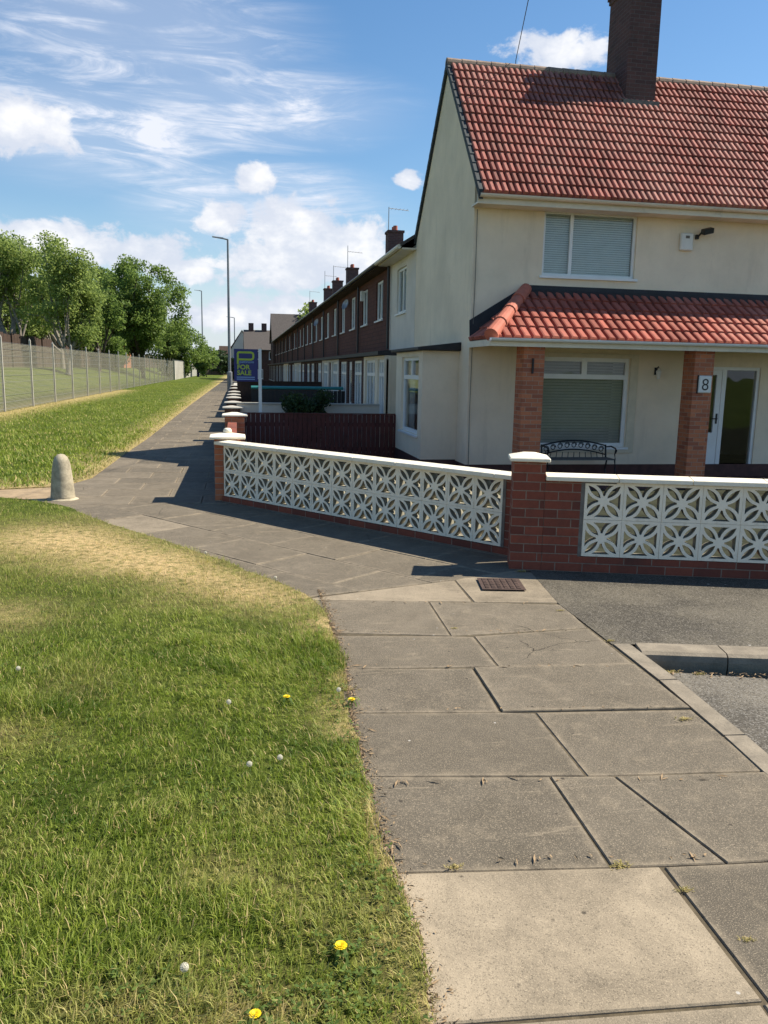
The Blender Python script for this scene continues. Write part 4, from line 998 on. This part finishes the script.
# main roof
RF = tile_obj('roof', [tiled_slope((GX-.0, EY-.02, EZ), (RX+.1, EY-.02, EZ), upv, sl_len-.03, .120, 14, .042)], M['tile'], H)
u = MB(); u.quad((GX-.02, EY, EZ-.03), (RX+.1, EY, EZ-.03), (RX+.1, PY_, PZ-.03), (GX-.02, PY_, PZ-.03))
ry_ = 2*PY_ - EY
u.quad((GX-.02, ry_, EZ-.02), (RX+.1, ry_, EZ-.02), (RX+.1, PY_, PZ), (GX-.02, PY_, PZ)); u.build('underlay', M['darkroof'], RF)
vg = MB()
for (ya, za, yb, zb_) in ((EY-.03, EZ, PY_, PZ), (ry_+.03, EZ, PY_, PZ)):
    n_ = 16
    for i in range(n_):
        t0, t1 = i/n_, (i+1)/n_ + .004; y0, y1 = ya+(yb-ya)*t0, ya+(yb-ya)*t1; z0, z1 = za+(zb_-za)*t0, za+(zb_-za)*t1
        x0, x1 = GX-.055, GX+.02; lift = .035
        vg.add([(x0,y0,z0-.11),(x1,y0,z0-.11),(x1,y0,z0+lift+.02),(x0,y0,z0+lift+.02),(x0,y1,z1-.11),(x1,y1,z1-.11),(x1,y1,z1+lift-.005),(x0,y1,z1+lift-.005)], [(0,1,2,3),(4,7,6,5),(0,4,5,1),(1,5,6,2),(2,6,7,3),(3,7,4,0)])
vg.build('verge_tiles', M['verge'], RF)
rg = MB(); x = GX-.05
while x < RX: rg.tube([(x, PY_, PZ-.01), (x+.30, PY_, PZ-.01)], [.105, .098], 12); x += .305
rg.build('ridge_tiles', M['ridge'], RF, smooth=False)
MB().box(GX-.06, RX+.05, EY+.06, FY-.001, EZ-.17, EZ-.14).box(GX-.06, RX+.05, EY+.03, EY+.055, EZ-.17, EZ-.02).build('fascia', M['creampvc'], H)
def gutter(x0, x1, yc, zc, r=.058):
    g_ = MB(); n_ = 10; ring = [(yc + r*math.cos(a), zc + r*math.sin(a)) for a in [math.pi + math.pi*k/n_ for k in range(n_+1)]]
    ring += [(y_*1.0 - (y_-yc)*.12, z_ - (z_-zc)*.12) for y_, z_ in ring[::-1]]
    g_.prism(ring, x0, x1, 'x'); x = x0 + 1.9
    while x < x1: g_.box(x, x+.05, yc-r*1.08, yc-r*.9, zc-r*.5, zc+.004); x += 2.0
    return g_
gutter(GX-.04, RX+.05, EY-.035, EZ-.02).build('gutter', M['creampvc'], H)
MB().tube([(GX+.055, FY-.018, 4.6), (GX+.06, FY-.018, 3.4), (GX+.05, FY-.018, 2.5)], .006, 6).tube([(GX+.05, FY-.018, 2.2), (GX+.045, FY-.018, .9), (GX+.06, FY-.018, -.2)], .006, 6).build('cable', M['mortar'], H)
# windows
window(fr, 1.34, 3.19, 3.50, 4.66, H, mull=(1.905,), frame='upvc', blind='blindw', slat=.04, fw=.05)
sr = MB(); fr.box(sr, 1.25, 1.368, .001, .03, .20, 2.10); fr.box(sr, 3.242, 3.40, .001, .03, .20, 2.10); fr.box(sr, 1.368, 3.242, .001, .03, 2.022, 2.10); fr.box(sr, 1.368, 3.242, .001, .035, .20, .26)
sr.build('window_surround', M['surround'], H)
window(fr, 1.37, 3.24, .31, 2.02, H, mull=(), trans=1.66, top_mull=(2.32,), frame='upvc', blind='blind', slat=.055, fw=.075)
# front door with side light
dz = MB(); fr.box(dz, 4.70, 4.76, -.10, -.03, -.28, 1.90); fr.box(dz, 6.0, 6.06, -.10, -.03, -.28, 1.90); fr.box(dz, 4.76, 6.0, -.10, -.03, 1.84, 1.90); fr.box(dz, 5.245, 5.335, -.10, -.028, -.28, 1.84); fr.box(dz, 5.335, 6.0, -.10, -.03, -.28, -.05)
DF = dz.build('door_frame', M['upvc'], H)
dl = MB(); fr.box(dl, 4.765, 4.86, -.085, -.035, -.26, 1.835); fr.box(dl, 5.13, 5.24, -.085, -.035, -.26, 1.835); fr.box(dl, 4.86, 5.13, -.085, -.035, 1.74, 1.835); fr.box(dl, 4.86, 5.13, -.085, -.035, -.26, .60); fr.box(dl, 4.90, 5.09, -.085, -.028, -.12, .50)
DL = dl.build('door', M['upvc'], H)
g = MB(); fr.box(g, 4.855, 5.135, -.065, -.058, .60, 1.745); g.build('pane', M['glass'], DL)
hd = MB(); fr.box(hd, 5.17, 5.205, -.034, -.022, .78, .98); fr.box(hd, 5.08, 5.20, -.015, .0, .87, .89); fr.box(hd, 5.175, 5.20, -.022, .0, .87, .89); hd.build('door_handle', M['iron'], DL)
g = MB(); fr.box(g, 5.33, 6.005, -.07, -.062, -.05, 1.845); g.build('side_light', M['glass'], DF)
# alarm box, floodlight, lantern
al = MB(); fr.box(al, 4.06, 4.32, .001, .07, 4.06, 4.38); a_o = al.build('alarm_box', M['white_plastic'], H, bevel=.02)
al = MB(); fr.box(al, 4.15, 4.23, .071, .076, 4.28, 4.33); al.build('alarm_badge', M['mortar'], a_o)
fl = MB(); fl.box(GX+4.38, GX+4.43, FY-.06, FY-.001, 4.28, 4.36); fl.tube([(GX+4.41, FY-.05, 4.32), (GX+4.45, FY-.12, 4.40)], .018, 8)
F_ = fl.build('floodlight', M['plastic_black'], H)
hh = MB().add([(GX+4.43,FY-.10,4.36),(GX+4.63,FY-.10,4.41),(GX+4.63,FY-.23,4.37),(GX+4.43,FY-.23,4.32),(GX+4.42,FY-.12,4.45),(GX+4.62,FY-.12,4.50),(GX+4.62,FY-.25,4.46),(GX+4.42,FY-.25,4.41)], [(0,1,2,3),(4,7,6,5),(0,4,5,1),(1,5,6,2),(2,6,7,3),(3,7,4,0)])
hh.build('lamp_head', M['plastic_black'], F_, bevel=.008)
ln_ = MB(); ln_.box(GX+3.75, GX+3.81, FY-.02, FY-.001, 1.72, 1.86); ln_.tube([(GX+3.78, FY-.02, 1.84), (GX+3.78, FY-.10, 1.88), (GX+3.78, FY-.12, 1.83)], .009, 6)
LN = ln_.build('wall_lantern', M['iron'], H)
MB().lathe([(.03,0),(.055,.14),(.06,.145),(.02,.19),(.008,.21)], (GX+3.78, FY-.12, 1.64), 6).build('lamp_glass', M['white_plastic'], LN)
# chimney
ch = MB().box(7.78, 8.42, 16.22, 17.2, 6.6, 9.30).box(7.755, 8.445, 16.195, 17.225, 9.30, 9.38).box(7.73, 8.47, 16.17, 17.25, 9.38, 9.50).build('chimney', M['darkbrick'], H)
MB().box(7.71, 8.49, 16.15, 17.15, 6.9, 7.17).box(7.66, 7.735, 16.2, 16.84, 7.1, 7.2).build('flashing', M['mortar'], ch)
for px_ in (7.9, 8.24): MB().lathe([(.11,0),(.10,.04),(.10,.3),(.12,.32),(.12,.36)], (px_, 16.7, 9.501), 16).build('chimney_pot', M['hip'], ch, smooth=False)
ae = MB().tube([(8.44, 16.5, 9.0), (8.5, 16.5, 9.9)], .014, 6).tube([(8.2, 16.4, 9.55), (9.1, 16.6, 9.55)], .01, 6)
for k in range(7): ae.tube([(8.3+k*.12, 16.25+k*.027, 9.55), (8.24+k*.12, 16.6+k*.027, 9.55)], .005, 5)
ae.build('aerial', M['galv'], ch)

# porch canopy roof
gy, gz, wy, wz = 13.30, 2.29, FY, 3.19
pu = Vector((0, wy-gy, wz-gz)).normalized(); pl_ = math.hypot(wy-gy, wz-gz); hipx = 1.04
px0 = 4.25
def clip_f(s): f_ = s / pl_; return (hipx * f_ + .02, RX - px0)
PR = tile_obj('porch_roof', [tiled_slope((px0, gy-.01, gz), (RX, gy-.01, gz), pu, pl_, .172, 5, .036, clip_f, lip=.03),
     tiled_slope((px0, FY, gz), (px0, gy, gz), Vector((hipx, 0, wz-gz)).normalized(), math.hypot(hipx, wz-gz), .172, 5, .036, lambda s: (0, (FY-gy) * (1 - s/math.hypot(hipx, wz-gz)) + .0), lip=.03)], M['porch_tile'], H)
q = MB(); q.add([(px0, gy, gz-.02), (RX, gy, gz-.02), (RX, wy, wz-.02), (px0+hipx, wy, wz-.02), (px0, wy, gz-.02)], [(0,1,2,3), (0,3,4)]); q.build('underlay', M['plinth'], PR)
hp = MB(); hs = Vector((px0-.02, gy-.02, gz+.035)); he = Vector((px0+hipx, wy-.02, wz+.05)); nh = 4
for k in range(nh):
    a, b_ = hs.lerp(he, k/nh), hs.lerp(he, (k+1)/nh + .01); hp.tube([a, b_], [.125, .105], 14)
hp.build('hip_tiles', M['hip'], PR, smooth=False)
fl = MB()
fl.add([(px0+hipx-.15, FY-.03, wz-.03), (RX, FY-.03, wz-.03), (RX, FY-.004, wz+.10), (px0+hipx-.05, FY-.004, wz+.13)], [(0,1,2,3)])
fl.add([(px0+hipx-.05, FY-.16, wz-.075), (RX, FY-.16, wz-.075), (RX, FY-.03, wz+.045), (px0+hipx-.05, FY-.03, wz+.045)], [(0,1,2,3)])
fl.add([(GX-.02, FY-.06, gz+.02), (px0+hipx, FY-.06, wz-.0), (px0+hipx, FY-.005, wz+.12), (GX-.02, FY-.005, gz+.36)], [(0,1,2,3)])
fl.build('flashing', M['lead'], PR)
MB().box(px0-.02, RX, gy-.02, FY-.002, gz-.10, gz-.065).box(px0-.03, RX, gy-.035, gy-.018, gz-.14, gz-.03).box(px0-.04, px0-.022, gy-.018, FY-.002, gz-.14, gz-.03).build('soffit', M['creampvc'], PR)
gutter(px0-.05, RX, gy-.09, gz-.005, .055).build('gutter', M['upvc'], PR)
for (xa, xb) in ((4.87, 5.25), (8.10, 8.48)):
    MB().box(xa, xb, 13.40, 13.40+.38, -.3, gz-.101).build('porch_pillar', M['brick'], H)
MB().box(5.02, 5.05, 13.37, 13.399, 1.70, 1.96).build('pillar_bracket', M['iron'], H)
MB().box(9.0-5.0, RX, 13.1, FY-.02, -.302, -.28).build('porch_floor', M['plinth'], H)
npx = MB().box(8.19, 8.45, 13.365, 13.399, 1.41, 1.72).build('number_plate', M['white_plastic'], H, bevel=.015)
bk_ = MB().box(8.175, 8.186, 13.37, 13.399, 1.40, 1.73).build('plate_edge', M['plastic_black'], npx)
t8 = text('8', .30, 8.32, 1.46, 'plastic_black', npx, y_=13.362, bold=-.002)

# bench in the porch
t = thing('garden_bench', 'black ornate cast iron bench under the porch window', 'bench', (5.62, 14.0, -.28))
sb = MB()
for k in range(4): sb.box(.03, 1.37, .0+k*.095, .07+k*.095, .40, .422)
sb.build('seat', M['bench_slat'], t)
bkr = MB(); arc = [(.05+1.30*k/16, .36+.03, .64+.10*math.sin(math.pi*k/16)) for k in range(17)]
bkr.tube(arc, .016, 6); bkr.tube([(x_, y_, z_-.17) for x_, y_, z_ in arc], .014, 6)
bkr.tube([(.05,.36,.40),(.05,.40,.66)], .018, 6); bkr.tube([(1.35,.36,.40),(1.35,.40,.66)], .018, 6)
for k in range(9):
    xc = .14 + k*.14; zc = .555 + .10*math.sin(math.pi*(xc-.05)/1.3)
    bkr.tube([(xc+.055*math.cos(a)*(1-.04*i), .39, zc+.062*math.sin(a)*(1-.04*i)) for i, a in enumerate([j*.75 for j in range(13)])], .009, 5)
for k in range(11): bkr.tube([(.1+k*.12, .37, .41), (.13+k*.115, .385, .52)], .007, 5)
bkr.build('backrest', M['iron'], t)
for sx in (.03, 1.37):
    a_ = MB().tube([(sx,.38,.62),(sx,.2,.645),(sx,.02,.62),(sx,-.04,.58),(sx,-.01,.54),(sx,.02,.56)], .014, 6).tube([(sx,.0,.60),(sx,.03,.5),(sx,.0,.41)], .013, 6)
    a_.build('armrest', M['iron'], t)
    MB().tube([(sx,.02,.41),(sx,-.03,.2),(sx,.03,.0)], .018, 6).build('leg', M['iron'], t); MB().tube([(sx,.34,.41),(sx,.40,.2),(sx,.36,.0)], .018, 6).build('leg', M['iron'], t)

# ------------------------------------------------------------------ terrace beyond
def terrace_unit(L_, mat_up, label, mat_low='white_render', y0=0.):
    t = thing('terrace_house', label, 'house', (0, y0, 0), 0, 'brown terrace houses along the path')
    fu = Fr((4.25, L_, 0), (0, -1, 0), (-1, 0, 0)); w = MB()
    wins = [(.55, 1.75), (L_*.5+.55, L_*.5+1.75)] if L_ > 4 else [(1.0, 2.2)]
    wallpanel(w, (4.25, L_, 0), (0, -1, 0), (-1, 0, 0), 0.01, L_-.01, 2.2, 4.68, [(a, b, 3.2, 4.35) for a, b in wins], .2)
    w.build('wall', M[mat_up], t)
    MB().prism([(.01,-.3),(L_-.01,-.3),(L_-.01,4.6),(.01,4.6)], 11.0, 11.2, 'x').build('rear_wall', M['housebrick'], t)
    for pa in (.01, L_-.16): MB().prism([(4.46,-.3),(10.99,-.3),(10.99,4.6),(7.6,6.9),(4.46,4.75)], pa, pa+.15, 'y').build('party_wall', M['housebrick'], t)
    r = MB(); r.prism([(3.86,4.70),(7.6,7.02),(11.4,4.66),(11.4,4.60),(7.6,6.93),(3.86,4.62)], 0, L_, 'y'); rf = r.build('roof', M['darkroof'], t)
    MB().tube([(7.6,.02,7.04),(7.6,L_-.02,7.04)], .09, 8).build('ridge_tiles', M['darkroof'], rf)
    MB().box(3.90, 4.245, .0, L_, 4.56, 4.60).build('soffit', M['creampvc'] if mat_up == 'white_render' else M['brownwood'], t)
    MB().tube([(3.83,.0,4.62),(3.83,L_,4.62)], .055, 8).build('gutter', M['creampvc'] if mat_up == 'white_render' else M['plastic_black'], t)
    for a, b in wins: window(fu, a, b, 3.2, 4.35, t, mull=((a+b)/2,), trans=None, fw=.06, curtain=True)
    # ground floor: shallow projection under a felt canopy
    fl_ = Fr((3.53, L_, 0), (0, -1, 0), (-1, 0, 0)); w2 = MB()
    if L_ > 4: hs_ = [(.35, 2.05, .55, 1.98), (2.45, 3.3, -.25, 1.98), (3.65, 5.35, .55, 1.98)]
    else: hs_ = [(.3, 1.9, .05, 1.98), (2.3, 3.3, .55, 1.98)]
    wallpanel(w2, (3.53, L_, 0), (0, -1, 0), (-1, 0, 0), 0.01, L_-.01, -.3, 2.07, hs_, .16); w2.box(3.69, 4.24, .01, .14, -.3, 2.07).box(3.69, 4.24, L_-.14, L_-.01, -.3, 2.07)
    lw = w2.build('ground_floor_wall', M[mat_low], t)
    MB().prism([(3.36,2.08),(4.24,2.08),(4.24,2.26),(3.36,2.17)], .0, L_, 'y').build('canopy', M['lead'], t)
    for k, (a, b, c, d) in enumerate(hs_):
        if c < 0:
            dd = MB(); fl_.box(dd, a+.02, b-.02, -.10, -.05, c, d-.02); D = dd.build('door', M['upvc'], t)
            g_ = MB(); fl_.box(g_, a+.2, b-.2, -.049, -.045, .7, 1.7); g_.build('pane', M['glass'], D)
        else: window(fl_, a, b, c, d, lw, mull=((a*2+b)/3, (a+2*b)/3), trans=1.6, top_mull=((a*2+b)/3, (a+2*b)/3), fw=.07, curtain=True)
    MB().tube([(4.17, L_-.15, 4.6), (4.17, L_-.15, 2.3)], .035, 8).build('downpipe', M['plastic_black'], t)
    return t
t0 = terrace_unit(3.3, 'white_render', 'short white rendered house section adjoining the cream corner house', 'cream', 19.46)
t0['group'] = 'terrace along the path'; del t0['group']
UL = 5.72
tb = terrace_unit(UL, 'tilehung', 'brown tile-hung terrace house next to the white rendered one', 'housebrick', 22.78)
cs = MB().box(7.25, 7.95, UL-1.2, UL-.5, 6.3, 8.05).box(7.2, 8.0, UL-1.25, UL-.45, 8.051, 8.14); 
names = ['second','third','fourth','fifth','sixth','seventh','eighth','ninth','tenth','eleventh','last']
index_kids(tb)
units = [tb]
for i, nm in enumerate(names):
    c = copy_tree(tb); c.location = (0, 22.78 + UL*(i+1), 0); c['label'] = ('%s brown terrace house beyond the white rendered one' % nm) if nm != 'last' else 'farthest brown terrace house at the end of the row'; units.append(c)
del t0
def recolour(u_, part, mat):
    for ch in S.objects:
        if ch.parent == u_ and ch.name.split('.')[0] == part: ch.data = ch.data.copy(); ch.data.materials[0] = M[mat]
for i, (wl, dr, pl_x) in enumerate([('housebrick','upvc',0), ('white_render','redwood',0), ('housebrick','plastic_black',0), ('housebrick','navy',1), ('white_render','upvc',0), ('housebrick','redwood',0), ('cream','upvc',0), ('housebrick','upvc',0)]):
    if i < len(units) and i: recolour(units[i], 'ground_floor_wall', wl); recolour(units[i], 'door', dr)
for i, (u_, dy_, z_) in enumerate([(units[0], 4.6, 4.2), (units[1], 2.75, 4.15), (units[3], 2.9, 4.1)]):
    if i == 0: MB().box(4.13, 4.245, dy_, dy_+.22, z_-.2, z_+.12).build('alarm_box', M['white_plastic'], u_)
    else:
        d_ = MB().lathe([(.02,0),(.12,.02),(.19,.06),(.20,.06),(.13,.0),(.02,-.02)], (0,0,0), 16).build('satellite_dish', M['galv'], u_); d_.location = (4.14, dy_, z_); d_.rotation_euler = (0, math.radians(-70), math.radians(25))
for i, (k, dyc) in enumerate([(2, 3.4), (5, .3), (6, 2.2), (7, 2.4), (9, 4.5)]):
    u_ = units[k]; dyl = dyc
    co = MB().box(6.9, 7.6, dyl, dyl+.75, 6.3, 7.95).box(6.86, 7.64, dyl-.04, dyl+.79, 7.951, 8.05).build('chimney', M['darkbrick'], u_)
    for yy in (.2, .55): MB().lathe([(.11,0),(.1,.22)], (7.25, dyl+yy, 8.051), 10).build('chimney_pot', M['hip'], co)
    a_ = MB().tube([(6.95, dyl+.3, 7.9), (6.95, dyl+.3, 9.1 + .3*(i % 2))], .02, 5).tube([(6.95, dyl+.3, 9.05), (7.9, dyl+.4, 9.0)], .014, 5)
    for k2 in range(5): a_.tube([(7.1+k2*.18, dyl+.15, 9.03), (7.1+k2*.18, dyl+.6, 9.03)], .008, 4)
    a_.build('aerial', M['galv'], co)

# end houses beyond the terrace
def simple_house(name, label, x0, x1, y0, y1, ze, zr, wallm, roofm, axis='x', chim=(), wins=(), z0=-.4, group=None):
    t = thing(name, label, 'house', (0, 0, 0), 0, group); w = MB()
    wallpanel(w, (x0, y0, 0), (1, 0, 0), (0, -1, 0), 0, x1-x0, z0, ze, [(a, b, c, d) for a, b, c, d in wins], .2)
    w.box(x0, x0+.2, y0+.2, y1, z0, ze).box(x1-.2, x1, y0+.2, y1, z0, ze).box(x0+.2, x1-.2, y1-.2, y1, z0, ze)
    if axis == 'x':
        for xx in (x0, x1-.2): w.prism([(y0, ze), (y1, ze), ((y0+y1)/2, zr-.05)], xx, xx+.2, 'x')
    else:
        for yy in (y0, y1-.2): w.prism([(x0, ze), (x1, ze), ((x0+x1)/2, zr-.05)], yy, yy+.2, 'y')
    w.build('wall', M[wallm], t); o = .35; r = MB()
    if axis == 'x': ym = (y0+y1)/2; r.prism([(y0-o, ze-.1), (ym, zr+.08), (y1+o, ze-.1), (y1+o, ze-.2), (ym, zr-.04), (y0-o, ze-.2)], x0-.15, x1+.15, 'x')
    else: xm = (x0+x1)/2; r.prism([(x0-o, ze-.1), (xm, zr+.08), (x1+o, ze-.1), (x1+o, ze-.2), (xm, zr-.04), (x0-o, ze-.2)], y0-.15, y1+.15, 'y')
    rf = r.build('roof', M[roofm], t)
    for (cx_, cy_) in chim: MB().box(cx_-.35, cx_+.35, cy_-.35, cy_+.35, zr-.8, zr+1.0).build('chimney', M['darkbrick'], t)
    f_ = Fr((x0, y0, 0), (1, 0, 0), (0, -1, 0))
    for a, b, c, d in wins: window(f_, a, b, c, d, t, mull=((a+b)/2,), fw=.1, curtain=False)
    MB().box(x0+.3, x1-.3, y0+1.2, y0+1.3, z0, ze-.1).build('inner_wall', M['dark'], t)
    return t
simple_house('end_house', 'grey roofed house crossing the far end of the brown terrace', 4.1, 12.5, 94, 101, 4.9, 8.0, 'housebrick', 'darkroof', 'x', ((9, 97.5),), ((.8,1.9,3.2,4.4),(3,4.4,3.2,4.4),(.8,2,.8,2)))
simple_house('end_house', 'distant dark roofed house with twin chimneys beyond the FOR SALE board', 1.1, 10, 112, 120, 4.3, 6.9, 'housebrick', 'darkroof', 'x', ((2.0, 116), (3.8, 116)), ((.9,2.1,2.9,4.0),(3.2,4.6,2.9,4.0),(1.0,2.4,.3,1.6)))
simple_house('end_house', 'distant house whose pale gable shows beside the nearest street lamp', -1.0, 2.6, 125, 133, 4.2, 7.3, 'white_render', 'brownwood', 'y', (), ((.5,1.5,2.8,3.8),))
simple_house('end_house', 'distant low brown roofed house at the end of the lawn', -4.2, -.7, 205, 212, 4.6, 7.0, 'housebrick', 'brownwood', 'x', (), ((.8,2,2.6,3.9),))
# houses beyond the left trees
simple_house('brick_house', 'long brick house with white window bands behind the leftmost trees', -34, -17.5, 92, 99, 4.0, 6.6, 'housebrick', 'darkroof', 'x', ((-20, 95),), ((9.0,10.6,2.9,3.7),(11.2,12.8,2.9,3.7),(13.6,14.9,2.9,3.7),(7.0,8.4,2.9,3.7)), z0=1.2)
simple_house('brick_house', 'red brick gabled house half hidden behind the slim dark tree', -22, -15.5, 118, 126, 5.6, 9.4, 'brick', 'darkroof', 'x', ((-18, 122),), ((.8,2.2,3.2,4.6),(3.6,5.0,3.2,4.6)), z0=1.2)

# brown fence on the bank behind the mesh
t = thing('board_fence', 'long brown board fence on the bank behind the wire mesh fence', 'fence', (-16.0, 0, 1.35))
b = MB(); yy = 44.0
while yy < 190:
    hgt = 2.45 + .08*math.sin(yy*1.3); b.box(0, .04, yy, yy+.9, 0, hgt); yy += .93
b.build('boards', M['brownwood'], t); pme = MB().box(.041, .14, -.05, .05, -.3, 2.5).mesh('post', M['brownwood']); yy = 44.0
while yy < 190: o = link('post', pme, t); o.location = (0, yy, 0); yy += 4.65

# ------------------------------------------------------------------ left mesh fence and concrete fence
FX = -8.15
t = thing('mesh_fence', 'tall wire mesh fence on concrete posts along the left of the lawn', 'fence', (FX, 0, 0))
pm = MB().box(-.035, .035, -.035, .035, -.05, 2.62); pm.add([(-.035,-.035,2.62),(.035,-.035,2.62),(.035,.035,2.62),(-.035,.035,2.62),(0,0,2.72)], [(0,1,4),(1,2,4),(2,3,4),(3,0,4)])
pme = pm.mesh('post', M['conc_fence']); yy = 30.6 - 4.1*4
ys_ = []
while yy < 112: ys_.append(yy); yy += 4.1
for y_ in ys_:
    o = link('post', pme, t); o.location = (0, y_, 0)
me_ = MB()
for i in range(len(ys_)-1): me_.quad((0, ys_[i], .04), (0, ys_[i+1], .04), (0, ys_[i+1], 2.45), (0, ys_[i], 2.45))
me_.build('wire_mesh', M['mesh'], t)
lw_ = MB()
for z_ in [.1 + .235*k for k in range(11)]: lw_.tube([(.012, ys_[0], z_), (.012, ys_[-1], z_)], .004, 4)
lw_.build('line_wires', M['galv'], t)
t = thing('concrete_fence', 'pale grey concrete panel fence continuing beyond the wire mesh', 'fence', (FX, 0, 0))
b = MB(); yy = 110.5
while yy < 205: b.box(-.03, .03, yy+.08, yy+2.35, 0, 2.5); yy += 2.45
b.build('panels', M['conc_fence'], t); pme = MB().box(-.08, .08, -.07, .07, 0, 2.62).mesh('post', M['conc_fence']); yy = 110.5
while yy < 206: o = link('post', pme, t); o.location = (0, yy, 0); yy += 2.45
t = thing('litter_bin', 'small dark blue post bin standing against the far concrete fence', 'bin', (-6.9, 150, 0))
MB().lathe([(.22,0),(.24,.1),(.24,1.5),(.3,1.52),(.3,1.7),(.12,1.85)], n=14).build('bin_body', M['navy'], t); MB().lathe([(.31,0),(.31,.08)], (0,0,1.53), 14).build('rim', M['plastic_black'], t)

# ------------------------------------------------------------------ lamps and wires
def lamp(x, y_, h, r, label, arm=1.0, z0=0.):
    t = thing('street_lamp', label, 'lamp post', (x, y_, z0), 0, 'street lamps')
    MB().tube([(0,0,0),(0,0,1.4),(0,0,1.45),(0,0,h)], [r*1.8, r*1.8, r, r*.62], 12).build('pole', M['lamp_grey'], t)
    MB().box(-.05,.05,-r*1.8-.006,-r*1.8+.02,.45,1.15).build('access_door', M['lamp_grey'], t)
    MB().tube([(0,0,h-.02),(-arm*.35,0,h+.05)], r*.5, 8).build('arm', M['lamp_grey'], t)
    hd_ = MB().add([(-arm*.3,-.09,h+.0),(-arm*.3,.09,h+.0),(-arm*1.05,.11,h+.10),(-arm*1.05,-.11,h+.10),(-arm*.3,-.07,h+.10),(-arm*.3,.07,h+.10),(-arm*1.05,.07,h+.17),(-arm*1.05,-.07,h+.17)], [(0,1,2,3),(4,7,6,5),(0,4,5,1),(1,5,6,2),(2,6,7,3),(3,7,4,0)]).build('lamp_head', M['lamp_grey'], t)
    return t
lamp(-.52, 58.8, 10.45, .105, 'nearest grey street lamp post rising beside the FOR SALE board')
lamp(-.35, 147, 10.4, .12, 'distant lamp post just right of the nearest one, over the end houses', 1.3)
lamp(-6.9, 172, 17.0, .16, 'distant lamp post rising behind the small bushy tree', 1.4)
# overhead phone line over the ridge to a pole behind the viewer
t = thing('telegraph_pole', 'wooden telegraph pole behind the viewer carrying the phone line', 'pole', (-2.5, -14, 0))
MB().tube([(0,0,-.2),(0,0,9.4)], [.14,.10], 10).build('pole_shaft', M['bark2'], t)
wpts = [Vector((5.70, 17.0, 8.02)).lerp(Vector((-2.5, -14, 9.3)), k/14) - Vector((0, 0, .25*math.sin(math.pi*k/14))) for k in range(15)]
tag(MB().tube([(5.70,17.0,7.86)] + [tuple(p) for p in wpts], .008, 5).build('phone_line', M['plastic_black']), 'thin black overhead phone line running up from the roof ridge', 'cable')

# litter on the lawn and path
# dry leaves and stalks along the slab edge and gutter (uncountable)
mb = MB()
for k in range(-3600, 520):
    if k < 240:
        j = random.uniform(0, 1); yy = 1.75 + 4.3*j; xx = float(np.interp(yy, [p[1] for p in EDGE0[:9]], [p[0] for p in EDGE0[:9]])) + (abs(random.gauss(0, .035)) if k >= 0 else abs(random.gauss(0, .020)) * random.choice((.6, 1, 1.8)) - .006)
    elif k < 380: xx = random.uniform(2.42, 3.6); yy = 4.23 - (xx-2.45)*.24 - abs(random.gauss(0, .05)); 
    else:
        j = random.random(); xx = .6 + (random.random())*1.6; yy = random.choice((5.62, 4.95, 4.30, 3.70, 2.96, 2.40)) - (xx-1.3)*.13 + random.gauss(0, .012)
    z = -.048 if 240 <= k < 380 else .006; a = random.uniform(0, 6.28); s_ = random.uniform(.004, .014) if k >= 0 else random.uniform(.0015, .0055); L_ = random.choice((1, 1, 2.6))
    d = Vector((math.cos(a), math.sin(a), 0)); p = Vector((-d.y, d.x, 0)); c = Vector((xx, yy, z)); up_ = Vector((0, 0, random.uniform(.001, .006)))
    mb.add([c - d*s_*L_, c + p*s_*.35 + up_, c + d*s_*L_ + up_*.5, c - p*s_*.35], [(0,1,2,3)])
struct(mb.build('dry_leaf_litter', M['straw']), 'stuff')
